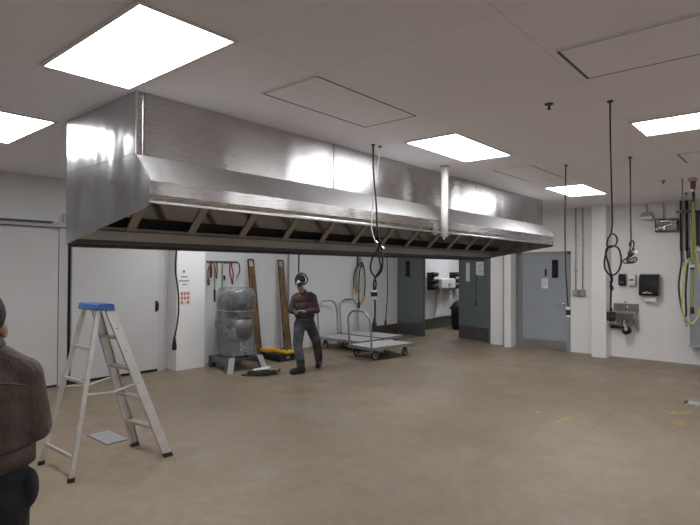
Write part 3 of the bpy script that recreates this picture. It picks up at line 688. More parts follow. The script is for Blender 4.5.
# hook rails with hoses
rk = thing('hook_rail', 'dark hook rail on the back wall above the wrapped mixer', 'rack', (6.05, YB, 1.84))
B().box(-.33, .33, -.03, 0, .02, .055).build('rail', 'darkgrey', rk)
for u in (-.30, -.22, -.05, .02, .18, .30):
    B().tube(spline([(u, -.03, .03), (u, -.075, .015), (u, -.085, .035)]), .006, 6).build('hook', 'darkgrey', rk)
def hang(label, name, pts, r, m, ends, cat='hose', grp=None, base=(6.05, YB-.075, 1.0)):
    t = thing(name, label, cat, base, 0, grp)
    B().tube(spline(pts, 5), r, 8).build('strand', m, t, smooth=True)
    for (p0, p1, rr, mm) in ends: B().cyl(p0, p1, rr, rr*.8, 10).build('end_fitting', mm, t)
    return t
g1 = 'cords and hoses hanging from the rail above the mixer'
hang('dark red cord arching off the left end of the hook rail above the mixer', 'hanging_lead', [(-.24, -.01, .87), (-.32, -.03, .82), (-.36, -.02, .70), (-.34, 0, .52)], .012, 'red', [((-.34, 0, .55), (-.33, 0, .44), .024, 'darkgrey')], 'cord', g1)
hang('pale green hose with a long black nozzle, left on the rail above the mixer', 'air_hose', [(-.22, -.01, .87), (-.21, -.01, .6), (-.20, 0, .35)], .011, 'hosed', [((-.20, 0, .36), (-.20, 0, .13), .022, 'black')], 'hose', g1)
hang('short black hand grip hanging first on the rail above the mixer', 'hanging_tool', [(-.29, .0, .86), (-.285, 0, .72)], .014, 'black', [((-.285, 0, .76), (-.285, 0, .58), .022, 'black')], 'tool', g1)
hang('tan looped lead hanging second on the rail above the mixer', 'hanging_lead', [(-.2, .02, .87), (-.17, .02, .72), (-.15, .02, .62), (-.13, .02, .72), (-.15, .02, .86)], .011, 'wood', [((-.15, .02, .63), (-.15, .02, .56), .018, 'darkgrey')], 'cord', g1)
hang('green hose hanging at the middle of the rail above the mixer', 'air_hose', [(-.02, .02, .87), (-.02, .02, .5), (-.015, .02, .3)], .013, 'hosed', [((.03, .02, .62), (.03, .02, .54), .022, 'black')], 'hose', g1)
hang('brown double lead hanging right of the middle on the rail above the mixer', 'hanging_lead', [(.16, 0, .87), (.13, 0, .75), (.16, 0, .6), (.20, 0, .5), (.22, 0, .65), (.18, 0, .80), (.19, 0, .87)], .012, 'red', [((.2, 0, .53), (.2, 0, .44), .02, 'darkgrey'), ((.16, 0, .40), (.16, 0, .34), .018, 'hosed')], 'cord', g1)
hang('grey cord arching off the right end of the hook rail above the mixer', 'hanging_lead', [(.24, -.01, .88), (.32, -.03, .86), (.36, -.02, .72), (.33, 0, .62)], .012, 'darkgrey', [((.33, 0, .64), (.31, 0, .56), .022, 'galv')], 'cord', g1)

rk = thing('wall_hook', 'blue and dark hook strip on the back wall holding looped hoses above the carts', 'hook', (10.18, YB, 1.85))
B().box(-.05, .05, -.02, 0, -.03, .20).build('strip', 'greypaint', rk)
B().box(-.13, -.09, -.03, 0, -.05, .26).build('strip', 'darkgrey', rk)
B().tube(spline([(0, -.02, 0), (0, -.08, -.02), (0, -.095, .02)]), .012, 8).build('hook', 'blue', rk)
B().cyl((.02, -.05, .01), (.02, -.05, .08), .03).build('hook_knob', 'black', rk)
g2 = 'looped hoses hanging above the flat carts'
bs = (10.15, YB-.085, .75)
hang('dark hose arching to two yellow ends, hanging on the hook above the carts', 'air_hose', [(-.29, 0, .50), (-.30, 0, .80), (-.22, 0, 1.02), (-.06, -.01, 1.14), (.05, -.01, 1.10), (.12, 0, .90), (.14, 0, .62), (.10, 0, .30)], .016, 'darkgrey', [((-.29, 0, .52), (-.27, 0, .38), .032, 'yellow'), ((.10, 0, .32), (.06, 0, .20), .030, 'yellow')], 'hose', g2, bs)
hang('yellow-green hose looped inside the dark one above the carts', 'air_hose', [(-.14, .03, .55), (-.18, .03, .80), (-.12, .03, 1.03), (0, .02, 1.12), (.06, .02, 1.05)], .018, 'hosed', [((-.14, .03, .58), (-.13, .03, .45), .024, 'galv')], 'hose', g2, bs)
hang('black lead with a round ring hanging lowest on the hook above the carts', 'hanging_lead', [(.02, .04, 1.11), (-.04, .04, .9), (-.06, .04, .5), (-.05, .04, .15)], .013, 'black', [((-.05, .04, .17), (-.05, .04, .04), .032, 'black'), ((-.06, .06, .50), (-.06, .02, .48), .05, 'galv')], 'cord', g2, bs)

# tall planks leaning on the wall
def plank(x, y, tilt, label):
    t = thing('wooden_plank', label, 'plank', (x, y, 0), 0, 'tall planks leaning on the back wall')
    hgt, wb, wt = 1.93, .10, .068
    sl = (YB-.03-y)/hgt
    def P(u, z, off): return (u + tilt*z, z*sl + off, z)
    b = B()
    b.hexa([P(-wb, 0, -.02), P(wb, 0, -.02), P(wb, 0, .015), P(-wb, 0, .015), P(-wt, 1.80, -.02), P(wt, 1.80, -.02), P(wt, 1.80, .015), P(-wt, 1.80, .015)])
    b.build('board', 'wood', t)
    for sg in (-1, 1):
        B().tube([P(sg*wb, 0, -.005), P(sg*wt, 1.8, -.005)], .013, 6).build('edge_strip', 'boardedge', t)
    B().tube(spline([P(-wt, 1.78, -.005), P(-wt, 1.90, -.005), P(-wt*.9, hgt, -.005), P(0, hgt+.004, -.005), P(wt*.9, hgt, -.005), P(wt, 1.90, -.005), P(wt, 1.78, -.005)]), .014, 8).build('handle_loop', 'boardedge', t, smooth=True)
    return t
plank(6.80, 8.24, -.04, 'tall worn brown plank leaning on the wall directly behind the wrapped mixer')
plank(7.60, 8.24, -.045, 'tall worn brown plank leaning on the wall beside the man, above the yellow case')

# ------------------------------------------------------------------ mixer under plastic
mx_ = thing('floor_mixer', 'large grey floor-standing dough mixer on splayed feet', 'mixer', (5.80, 7.62, 0), math.radians(-8))
b = B()
b.prism([(-.30, .10), (.30, .10), (.30, .26), (-.30, .26)], 'z', .12, .24)
b.build('base', 'castgrey', mx_, bevel=.02)
B().prism([(-.24, .12), (-.24, .22), (.24, .22), (.24, .12), (.12, .17), (-.12, .17)], 'y', -.32, -.26).build('front_beam', 'castgrey', mx_, bevel=.006)
for sx in (-1, 1):
    b = B().prism([(.48, 0), (.46, .20), (-.33, .24), (-.40, 0), (-.30, 0), (-.27, .11), (.34, .09), (.37, 0)], 'x', -.05, .05)
    for v in b.bm.verts: v.co.x += sx*((.27 if v.co.y < 0 else .25) + .07*(1-v.co.z/.24)*(v.co.y < 0))
    b.build('foot', 'castgrey', mx_, bevel=.008)
    B().hexa([(sx*.34-.055, -.405, .0), (sx*.34+.055, -.405, .0), (sx*.34+.055, -.398, .0), (sx*.34-.055, -.398, .0), (sx*.27-.055, -.338, .243), (sx*.27+.055, -.338, .243), (sx*.27+.055, -.328, .245), (sx*.27-.055, -.328, .245)]).build('foot_plate', 'labelgrey', mx_)
b = B().cap((0, .30, .25), (0, .30, 1.15), .17, .16); b.cap((0, .30, 1.18), (0, -.12, 1.22), .17, .19)
b.box(-.15, .15, .12, .46, .2, 1.2)
remesh(b.build('column', 'castgrey', mx_), .02, 4)
B().lathe([(.001, .48), (.14, .49), (.20, .56), (.22, .70), (.225, .88), (.215, .88), (.205, .72), (.18, .58), (.001, .52)], (0, -.12, 0)).build('bowl', 'bowlgrey', mx_, smooth=True)
B().box(-.25, -.21, -.14, .30, .72, .78).box(.21, .25, -.14, .30, .72, .78).box(-.25, .25, .26, .32, .70, .80).build('bowl_arm', 'castgrey', mx_, bevel=.01)
B().cyl((0, -.12, 1.05), (0, -.12, .95), .06).cyl((0, -.12, .95), (0, -.12, .62), .018).tube(spline([(0, -.12, .92), (.12, -.12, .84), (.1, -.12, .66), (0, -.12, .58), (-.1, -.12, .66), (-.12, -.12, .84)], closed=True), .012, 8, closed=True).build('beater', 'galv', mx_)
B().cyl((.17, -.1, 1.2), (.23, -.1, 1.2), .03).cyl((.23, -.1, 1.2), (.25, -.14, 1.26), .012).build('speed_lever', 'black', mx_)

cv = thing('plastic_cover', 'wrinkled clear plastic sheet draped over the floor mixer', 'cover', (5.80, 7.62, 0), math.radians(-8))
rings = []
rnd = random.Random(7)
NS = 44
prof = [(1.43, .12, .20, .05), (1.42, .20, .32, .05), (1.38, .245, .40, .05), (1.28, .262, .43, .05), (1.15, .27, .43, .05), (1.05, .262, .41, .06), (.98, .25, .36, .10), (.75, .28, .37, .09), (.55, .29, .38, .08), (.38, .30, .39, .06), (.26, .32, .41, .04)]
ph_ = [rnd.uniform(0, 6.28) for _ in range(5)]
for i, (z, rx, ry, cy) in enumerate(prof):
    ring = []
    for kk in range(NS):
        a = 2*PI*kk/NS
        ca, sa = math.cos(a), math.sin(a)
        sgx, sgy = math.copysign(abs(ca)**.7, ca), math.copysign(abs(sa)**.7, sa)
        w = 1 + (.018 + .02*(i/10))*math.sin(7*a+ph_[0]+z*3) + .02*math.sin(13*a+ph_[1]-z*5) + .012*rnd.uniform(-1, 1)
        ring.append((rx*sgx*w, cy+ry*sgy*w, z + .012*math.sin(5*a+ph_[2])))
    rings.append(ring)
b = B(); b.rings(rings[::-1], caps=False); b.bm.faces.new([v for v in list(b.bm.verts)[-NS:]])
o = b.build('sheet', 'film', cv, smooth=True)
md = o.modifiers.new('sub', 'SUBSURF'); md.levels = 1; md.render_levels = 1
B().tube(spline([(x*1.004, y, 1.02) for x, y, z in rings[5][::4]], 3, closed=True), .006, 6, closed=True).build('tie_cord', 'galv', cv, smooth=True)

# power tool with its cable on the floor
pt = thing('cable_bundle', 'black cable bundle and grinder with a white sleeve lying on the floor before the mixer', 'tool', (5.70, 6.80, 0), math.radians(-38))
for s, (rx, ry, cx, hh) in enumerate(((.17, .085, -.08, .02), (.14, .07, -.06, .045), (.12, .075, .10, .03), (.09, .06, .14, .055))):
    B().tube([(cx+rx*math.cos(2*PI*q/20), ry*math.sin(2*PI*q/20), hh+.006*math.sin(q)) for q in range(20)], .014, 8, closed=True).build('coil', 'black', pt, smooth=True)
B().cap((-.12, 0, .075), (.10, .02, .10), .036, .04).build('sleeve', 'white', pt, smooth=True)
B().cap((-.20, -.01, .045), (.10, -.02, .05), .042, .045).build('tool_body', 'black', pt, smooth=True)
B().tube(spline([(.16, 0, .05), (.22, -.03, .015), (.27, -.02, .05), (.30, .05, .09), (.27, .1, .05), (.22, .09, .015)]), .009, 6).build('cable_end', 'black', pt)
B().tube(spline([(-.2, 0, .03), (-.28, .02, .012), (-.33, -.02, .012)]), .009, 6).build('cable_end', 'black', pt)

# yellow and black tool case
tc_ = thing('tool_case', 'low black case with yellow lids on the floor under the tall planks', 'case', (6.91, 7.80, 0), math.radians(-4))
B().box(-.19, .19, -.33, .31, 0, .13).build('tray', 'black', tc_, bevel=.012)
for y in (-.2, .12): B().box(.188, .202, y-.035, y+.035, .05, .11).build('latch', 'galv', tc_)
B().box(-.06, .19, -.34, .02, .132, .180).build('lid', 'yellow', tc_, bevel=.015)
B().box(-.19, .08, .05, .30, .132, .200).build('lid', 'yellow', tc_, bevel=.015)
B().box(-.035, .035, -.345, -.33, .05, .10).build('latch', 'galv', tc_)
B().tube(spline([(.05, -.26, .18), (.05, -.2, .21), (.05, -.1, .21), (.05, -.04, .18)]), .012, 8).build('handle', 'black', tc_)

# ------------------------------------------------------------------ platform carts
def cart(loc, rz, label, L=1.16, W=.70, hh=.94):
    t = thing('platform_cart', label, 'cart', loc, rz, 'flat steel platform carts by the back wall')
    z = .25
    B().box(-L/2, L/2, -W/2, W/2, z-.035, z).build('deck', 'deck', t, bevel=.006)
    B().box(-L/2, L/2, -W/2-.006, -W/2+.012, z-.055, z+.004).box(-L/2, L/2, W/2-.012, W/2+.006, z-.055, z+.004).box(-L/2-.006, -L/2+.012, -W/2, W/2, z-.055, z+.004).box(L/2-.012, L/2+.006, -W/2, W/2, z-.055, z+.004).build('deck_frame', 'galv', t)
    B().box(-L/2+.1, L/2-.1, -W/4-.02, -W/4+.02, z-.08, z-.035).box(-L/2+.1, L/2-.1, W/4-.02, W/4+.02, z-.08, z-.035).build('underframe', 'darkgrey', t)
    x = -L/2+.01; w = W/2-.03
    arch = [(x, -w, z), (x-.02, -w, z+.3), (x-.04, -w+.0, z+(hh-z)*.70), (x-.05, -w+.05, z+(hh-z)*.88), (x-.05, -w+.16, hh-.01), (x-.05, -w+.26, hh), (x-.05, w-.26, hh), (x-.05, w-.16, hh-.01), (x-.05, w-.05, z+(hh-z)*.88), (x-.04, w, z+(hh-z)*.70), (x-.02, w, z+.3), (x, w, z)]
    B().tube(spline(arch, 4), .021, 10).build('push_handle', 'galv', t, smooth=True)
    for sx in (-1, 1):
        for sy in (-1, 1):
            cx, cy = sx*(L/2-.16), sy*(W/2-.09)
            r = .085
            wh = B().tube([(cx+(r-.016)*math.cos(2*PI*q/20), cy, r+(r-.016)*math.sin(2*PI*q/20)) for q in range(20)], .017, 8, closed=True).build('wheel', 'black', t, smooth=True)
            B().cyl((cx, cy-.014, r), (cx, cy+.014, r), r-.022, seg=20).build('hub', 'galv', wh)
            B().box(cx-.025, cx+.025, cy-.028, cy-.021, r-.02, z-.055).box(cx-.025, cx+.025, cy+.021, cy+.028, r-.02, z-.055).box(cx-.045, cx+.045, cy-.04, cy+.04, z-.062, z-.055).cyl((cx, cy-.03, r), (cx, cy+.03, r), .010, seg=8).build('caster_fork', 'darkgrey', t)
    return t
cart((8.56, 6.52, 0), math.radians(-8), 'nearest flat steel cart with an arched push handle, in front of the other two')
cart((8.84, 7.62, 0), math.radians(-90), 'flat steel cart right behind the man, its push handle against the back wall', hh=1.03, L=1.25)
cart((9.66, 7.66, 0), math.radians(-90), 'farthest flat steel cart, behind the nearest one and beside the swing doors', hh=1.03, L=1.3)

# ------------------------------------------------------------------ stepladder
ld = thing('stepladder', 'aluminium stepladder with a blue top standing open on the brown floor', 'ladder', (2.2, 4.8, 0))
topz = 1.385
cx0, cx1, cy0, cy1 = 2.05, 2.19, 4.63, 5.00
def rail(b, p0, p1, wx, wy, t=.004):
    p0, p1 = V(p0), V(p1)
    b.hexa([p0+V((-wx, -wy, 0)), p0+V((wx, -wy, 0)), p0+V((wx, wy, 0)), p0+V((-wx, wy, 0)), p1+V((-wx, -wy, 0)), p1+V((wx, -wy, 0)), p1+V((wx, wy, 0)), p1+V((-wx, wy, 0))])
F = {-1: ((2.665, 4.515, .0), (2.175, 4.665, topz)), 1: ((2.60, 5.02, .0), (2.175, 4.965, topz))}
Rr = {-1: ((1.815, 4.555, .0), (2.075, 4.675, topz)), 1: ((1.80, 5.16, .0), (2.075, 4.955, topz))}
def lp(pr, z): a, b_ = V(pr[0]), V(pr[1]); return a.lerp(b_, z/topz)
for s in (-1, 1):
    b = B(); p0 = lp(F[s], .03); p1 = V(F[s][1])
    b.hexa([p0+V((-.044, -.004, 0)), p0+V((.044, -.004, 0)), p0+V((.044, .004, 0)), p0+V((-.044, .004, 0)), p1+V((-.042, -.004, 0)), p1+V((.042, -.004, 0)), p1+V((.042, .004, 0)), p1+V((-.042, .004, 0))])
    for e, wd in ((-1, 0), (1, 0)):
        q0 = p0+V((e*.042, -s*.012, 0)); q1 = p1+V((e*.040, -s*.012, 0)); rail(b, q0, q1, .003, .014)
    b.build('front_rail', 'alu', ld, world=True)
    f0 = lp(F[s], 0); f1 = lp(F[s], .035)
    B().hexa([f0+V((-.042, -.018, 0)), f0+V((.042, -.018, 0)), f0+V((.042, .018, 0)), f0+V((-.042, .018, 0)), f1+V((-.041, -.016, 0)), f1+V((.041, -.016, 0)), f1+V((.041, .016, 0)), f1+V((-.041, .016, 0))]).build('rubber_foot', 'black', ld, world=True)
    b = B(); rail(b, lp(Rr[s], .03), Rr[s][1], .019, .011); b.build('rear_rail', 'alu', ld, world=True)
    f0 = lp(Rr[s], 0); b = B(); rail(b, f0, lp(Rr[s], .035), .024, .016); b.build('rubber_foot', 'black', ld, world=True)
for z in (.29, .57, .85, 1.13):
    a, c = lp(F[-1], z), lp(F[1], z)
    B().hexa([a+V((-.04, .005, -.02)), a+V((.04, .005, -.02)), c+V((.04, -.005, -.02)), c+V((-.04, -.005, -.02)), a+V((-.04, .005, .0)), a+V((.04, .005, .0)), c+V((.04, -.005, .0)), c+V((-.04, -.005, .0))]).build('step', 'alud', ld, world=True)
for s in (-1, 1):   # braces under the lowest step
    a = lp(F[s], .05); c = lp(F[s], .28).lerp(lp(F[-s], .28), .2)
    B().tube([a, lp(F[s], .2).lerp(lp(F[-s], .2), .05), c], .007, 6).build('step_brace', 'alu', ld, world=True)
for z in (.18, .77, 1.05):
    a, c = lp(Rr[-1], z), lp(Rr[1], z)
    B().hexa([a+V((-.012, 0, -.012)), a+V((.012, 0, -.012)), c+V((.012, 0, -.012)), c+V((-.012, 0, -.012)), a+V((-.012, 0, .012)), a+V((.012, 0, .012)), c+V((.012, 0, .012)), c+V((-.012, 0, .012))]).build('rear_brace', 'alu', ld, world=True)
for s in (-1, 1):
    a = lp(Rr[s], .68)+V((0, s*.014, 0)); c = lp(F[s], .72)+V((0, s*.014, 0))
    m_ = a.lerp(c, .5)+V((0, 0, -.035))
    b = B().tube([a, m_], .009, 6, flat=.5).tube([m_, c], .009, 6, flat=.5); b.build('spreader_bar', 'alu', ld, world=True)
B().hexa([(cx0-.01, cy0-.005, topz-.005), (cx1+.015, cy0-.005, topz-.01), (cx1+.015, cy1+.01, topz-.01), (cx0-.01, cy1+.01, topz-.005), (cx0-.005, cy0-.005, topz+.05), (cx1+.005, cy0-.0, topz+.05), (cx1+.005, cy1+.005, topz+.05), (cx0-.005, cy1+.005, topz+.05)]).build('top_cap', 'blue', ld, world=True, bevel=.008)
lbm = B()
for z in (1.22, 1.02):
    p = lp(F[-1], z); lbm.box(p.x-.02, p.x+.012, p.y-.0065, p.y-.0045, z-.012, z-.006)
    lbm.tube([(p.x+.014*math.cos(a), p.y-.006, z-.06+.016*math.sin(a)) for a in [k_*PI/5 for k_ in range(10)]], .002, 5, closed=True) if z < 1.1 else None
lbm.build('rail_marking', 'ink', ld, world=True)

# ------------------------------------------------------------------ floor bits
fd = thing('floor_drain', 'square grey floor drain plate behind the stepladder', 'drain', (2.545, 5.475, 0))
B().box(-.11, .11, -.22, .22, .0, .006).build('plate', 'drain', fd)
B().box(-.12, -.11, -.23, .23, 0, .004).box(.11, .12, -.23, .23, 0, .004).box(-.11, .11, -.23, -.22, 0, .004).box(-.11, .11, .22, .23, 0, .004).build('plate_rim', 'darkgrey', fd)
fd = thing('floor_drain', 'narrow pale floor plate with a dark tip cut off by the right edge', 'drain', (8.33, .98, 0), math.radians(3))
B().box(-.10, .10, -.25, .22, 0, .008).build('plate', 'labelgrey', fd)
B().box(-.08, .06, .215, .26, 0, .012).build('plate_tip', 'black', fd)
gm = 'yellow paint marks on the floor'
b = B().tube([(7.115+.055*math.cos(k_*PI/8), 1.12+.055*math.sin(k_*PI/8), .001) for k_ in range(16)], .011, 6, closed=True, flat=1); b.bm.transform(Matrix.Diagonal((1, 1, .12, 1)))
tag(b.build('paint_mark', 'mark'), 'yellow painted ring on the floor at the right, nearer than the yellow arrow', 'marking', gm)
b = B().tube(spline([(7.52, 1.27, .001), (7.60, 1.19, .001), (7.68, 1.16, .001), (7.80, 1.10, .001)]), .013, 6).tube([(7.52, 1.27, .001), (7.66, 1.24, .001)], .013, 6); b.bm.transform(Matrix.Diagonal((1, 1, .12, 1)))
tag(b.build('paint_mark', 'mark'), 'yellow painted arrow on the floor at the right, beside the pale floor plate', 'marking', gm)
b = B().tube([(6.20, 2.19, .001), (6.53, 2.15, .001)], .012, 6); b.bm.transform(Matrix.Diagonal((1, 1, .12, 1)))
tag(b.build('paint_mark', 'mark'), 'short yellow painted dash in the middle of the open floor', 'marking', gm)
b = B().tube([(6.48, 2.53, .001), (6.55, 2.49, .001)], .016, 6); b.bm.transform(Matrix.Diagonal((1, 1, .12, 1)))
tag(b.build('paint_mark', 'mark'), 'tiny yellow paint dot left of the yellow dash on the floor', 'marking', gm)

# ------------------------------------------------------------------ room beyond the swing doors
wu = thing('wall_cabinet', 'white rounded cabinet seen through the doorway, between black fittings', 'cabinet', (14.02, YB, 1.15))
B().box(-.42, .42, -.30, 0, .03, .34).build('cabinet_body', 'white', wu, bevel=.04)
B().box(-.05, .12, -.305, -.30, .09, .19).build('cabinet_window', 'greypaint', wu)
for k_, (x, s) in enumerate(((-.62, 1), (.66, 1))):
    bf = thing('black_fitting', ('stacked black fitting left of' if k_ == 0 else 'stacked black fitting right of') + ' the white cabinet beyond the doorway', 'fitting', (14.02+x, YB, 1.15))
    B().box(-.12, .12, -.10, 0, .0, .52).build('back_plate', 'black', bf)
    for z in (.04, .22, .42): B().cyl((-.12, -.16, z+.04), (.16, -.16, z+.04), .07, seg=14).build('roller', 'black', bf, smooth=True)
bn = thing('waste_bin', 'large dark rounded bin seen beyond the ajar swing door', 'bin', (14.0, 7.70, 0))
B().lathe([(.001, 0), (.24, 0), (.28, .04), (.31, .62), (.33, .64), (.31, .68), (.22, .80), (.08, .86), (.001, .865)]).build('bin_body', 'black', bn, smooth=True)
B().lathe([(.315, .60), (.345, .60), (.345, .65), (.315, .65)]).build('bin_rim', 'black', bn)
hs = thing('hanging_sheet', 'white plastic sheet hanging under the white cabinet beyond the doorway', 'sheet', (14.25, YB-.06, .35))
B().rings([[(-.6+.06*q/1.0, -.02*math.sin(q*1.7), 0) for q in range(20)] + [(-.6+.06*q, -.02*math.sin(q*1.7)+.006, 0) for q in range(19, -1, -1)], [(-.40+.05*q, -.02*math.sin(q*1.7), .80) for q in range(20)] + [(-.40+.05*q, -.02*math.sin(q*1.7)+.006, .80) for q in range(19, -1, -1)]]).build('sheet_body', 'paper', hs)

# ------------------------------------------------------------------ people
def hand(b, w, d, palm_n, side, s=1.0, curl=.6):
    """palm at w pointing along d; five separate curled fingers"""
    w, d, n = V(w), V(d).normalized(), V(palm_n).normalized(); x = d.cross(n).normalized()*side
    b.ell(w+d*.04*s, (.04*s, .045*s, .018*s), Matrix((x, d, n)).transposed())
    for q, L in enumerate((.065, .075, .07, .055)):
        p0 = w + d*.07*s + x*(.028-.019*q)*s
        p1 = p0 + (d*math.cos(curl*.5)+n*math.sin(curl*.5))*L*.5*s
        p2 = p1 + (d*math.cos(curl*1.8)+n*math.sin(curl*1.8))*L*.5*s
        b.cap(p0, p1, .0095*s, .009*s); b.cap(p1, p2, .009*s, .007*s)
    p0 = w + d*.02*s + x*.032*s; p1 = p0 + (d*.6+x*.7+n*.2).normalized()*.04*s; p2 = p1 + (d*.9+n*.35).normalized()*.03*s
    b.cap(p0, p1, .012*s, .010*s); b.cap(p1, p2, .010*s, .008*s)
    return b

man = thing('person', 'man in a black cap, plaid shirt and grey jeans standing by the mixer, hands together', 'person', (6.465, 6.59, 0), RZ)
# body: head, neck, trunk, limbs as one surface
HC = V((-.075, -.13, 1.505))
b = B()
b.ell(HC+V((0, .012, .03)), (.078, .095, .10)); b.ell(HC+V((0, -.03, -.045)), (.058, .062, .07))
b.ell(HC+V((0, -.10, -.005)), (.014, .02, .022)); b.ell(HC+V((0, -.088, .022)), (.011, .014, .028))
for s in (-1, 1): b.ell(HC+V((s*.08, .01, -.01)), (.012, .022, .032)); b.ell(HC+V((s*.03, -.078, .035)), (.02, .012, .008))
b.ell(HC+V((0, -.083, -.05)), (.026, .012, .008))
b.cap((-.03, -.04, 1.32), HC+V((0, .02, -.05)), .055, .052)
b.cap((0, 0, .92), (-.01, -.01, 1.12), .10, .085); b.cap((-.01, -.01, 1.12), (-.015, -.02, 1.24), .085, .08)
for s, sh, el, wr_ in ((-1, (-.15, -.02, 1.245), (-.245, .0, 1.03), (-.14, -.22, 1.02)), (1, (.13, -.02, 1.255), (.215, -.02, 1.04), (.03, -.24, 1.03))):
    b.cap(sh, el, .045, .036); b.cap(el, wr_, .036, .026)
for hp, kn, an in (((-.085, 0, .86), (-.10, -.20, .46), (-.03, -.27, .09)), ((.085, .03, .86), (.20, .20, .48), (.225, .38, .09))):
    b.cap(hp, kn, .075, .05); b.cap(kn, an, .05, .035)
remesh(b.build('body', 'skin', man), .010, 3)
for s in (-1, 1):
    B().ell(HC+V((s*.03, -.086, .018)), (.012, .008, .007)).build('eye', 'darkgrey', man, smooth=True)
b = B(); hand(b, (-.13, -.235, 1.02), (.9, -.35, .05), (.1, -.2, -1), 1, 1.05, .7); remesh(b.build('dark_glove', 'boot', man, label='dark work glove'), .006, 2)
b = B(); b.ell((-.01, -.255, 1.035), (.035, .03, .03)); hand(b, (.0, -.25, 1.04), (-1, -.15, .05), (0, -.35, -1), -1, 1.1, .8); remesh(b.build('glove', 'glove', man, label='pale work glove'), .006, 2)
b = B()
b.ell((0, 0, 1.0), (.17, .125, .12)); b.ell((-.005, -.005, 1.12), (.18, .13, .14)); b.ell((-.01, -.015, 1.24), (.19, .125, .10))
b.cap((-.12, -.02, 1.285), (.10, -.02, 1.295), .066, .066); b.cap((-.01, -.03, 1.30), (-.03, -.04, 1.35), .085, .068)
for s, sh, el, wr_ in ((-1, (-.165, -.02, 1.255), (-.245, .0, 1.03), (-.155, -.20, 1.02)), (1, (.145, -.02, 1.265), (.215, -.02, 1.035), (.045, -.225, 1.035))):
    b.cap(sh, el, .066, .052); b.cap(el, wr_, .054, .042)
b.ell((0, 0, .92), (.168, .13, .06))
sh_ = remesh(b.build('shirt', 'plaid', man), .012, 3)
B().tube(spline([(-.07, -.09, 1.345), (-.035, -.115, 1.325), (.0, -.095, 1.345)]), .014, 8).tube(spline([(-.075, -.085, 1.35), (-.085, -.03, 1.375), (-.03, .02, 1.38), (.02, -.03, 1.375), (.005, -.09, 1.345)]), .013, 8).build('collar', 'plaid', sh_, smooth=True)
b = B().cap((-.25, -.012, 1.04), (-.165, -.19, 1.02), .056, .046); remesh(b.build('sleeve_cover', 'cap', man, label='dark sleeve on the forearm'), .012, 3)
b = B()
b.ell((0, .0, .87), (.165, .13, .11)); b.ell((0, .02, .77), (.155, .12, .09))
for hp, kn, an in (((-.085, -.01, .80), (-.10, -.19, .46), (-.035, -.27, .14)), ((.08, .03, .80), (.195, .19, .47), (.225, .38, .14))):
    b.cap(hp, kn, .104, .082); b.cap(kn, an, .082, .072)
remesh(b.build('jeans', 'jeans', man), .012, 3)
B().tube([(.166*math.cos(a), .005+.133*math.sin(a), .945) for a in [k_*PI/12 for k_ in range(24)]], .018, 8, closed=True).build('belt', 'boot', man, smooth=True)
for an, d_ in (((-.035, -.27), (-.68, -.60)), ((.225, .38), (.02, -.9))):
    dd = V((*d_, 0)).normalized(); a = V((*an, 0))
    b = B().cap(a+V((0, 0, .20)), a+V((0, 0, .08)), .066, .064).ell(a+V((0, 0, .052))-dd*.03, (.058, .058, .052)).cap(a+V((0, 0, .06))+dd*.03, a+V((0, 0, .05))+dd*.17, .06, .05)
    o = remesh(b.build('boot', 'boot', man), .010, 2)
b = B().ell(HC+V((0, .015, .06)), (.095, .112, .095)); b.ell(HC+V((0, -.10, .065)), (.07, .06, .012))
remesh(b.build('cap', 'cap', man), .008, 2)
B().tube(spline([HC+V((-.08, -.06, .02)), HC+V((-.035, -.115, .025)), HC+V((0, -.118, .022)), HC+V((.035, -.115, .025)), HC+V((.08, -.06, .02))]), .009, 8, flat=.5).build('glasses', 'blackgl', man, smooth=True)
# cord with a ring loop in front of his head
t = thing('extension_cord', 'black cord with a ring loop hanging right in front of the man in the cap', 'cord', (6.465, 6.59, 1.40), RZ, GC)
B().tube(spline([(-.075, -.32, H-1.4), (-.075, -.32, .9), (-.078, -.32, .5), (-.08, -.32, .27), (-.04, -.32, .28), (.02, -.32, .26), (.065, -.33, .20), (.065, -.34, .14), (.03, -.34, .105), (-.01, -.33, .10), (-.05, -.33, .11)], 6), .0125, 8).build('cable', 'black', t, smooth=True)
B().tube(spline([(-.08, -.32, .27), (-.11, -.33, .24), (-.115, -.34, .19), (-.09, -.34, .13)]), .009, 8).build('cable', 'black', t, smooth=True)
B().cyl((-.10, -.335, .145), (-.06, -.335, .115), .03).build('socket_collar', 'white', t, smooth=True)
B().cyl((-.075, -.335, .115), (-.06, -.335, .05), .034, .03).build('plug', 'black', t)

# person at the left edge, seen from behind
pn = thing('person', 'person seen from behind at the left edge, in a brown-grey denim jacket and dark trousers', 'person', (.602, 2.366, 0), RZ+math.radians(25))
HC = V((0, .03, 1.525))
b = B()
b.ell(HC+V((0, -.005, .03)), (.078, .098, .105)); b.ell(HC+V((0, .035, -.045)), (.06, .062, .07)); b.ell(HC+V((0, .11, -.01)), (.014, .022, .022))
for s in (-1, 1): b.ell(HC+V((s*.082, 0, -.02)), (.012, .026, .036)); b.ell(HC+V((s*.03, .085, .02)), (.02, .012, .010))
b.ell(HC+V((0, .095, -.055)), (.026, .012, .010))
b.cap((0, -.02, 1.36), HC+V((0, 0, -.05)), .06, .055)
b.cap((0, 0, .95), (0, 0, 1.25), .11, .10)
for s in (-1, 1):
    b.cap((s*.14, 0, 1.33), (s*.19, .0, 1.13), .045, .038); b.cap((s*.19, .0, 1.13), (s*.12, .20, 1.08), .038, .03)
    b.cap((s*.09, 0, .86), (s*.11, .02, .48), .08, .055); b.cap((s*.11, .02, .48), (s*.12, -.01, .09), .055, .04)
remesh(b.build('body', 'skin', pn), .010, 3)
for s in (-1, 1):
    b = B(); hand(b, (s*.12, .22, 1.075), (-s*.8, .5, 0), (0, .3, -1), s, 1.0, .7); remesh(b.build('hand', 'skin', pn), .006, 2)
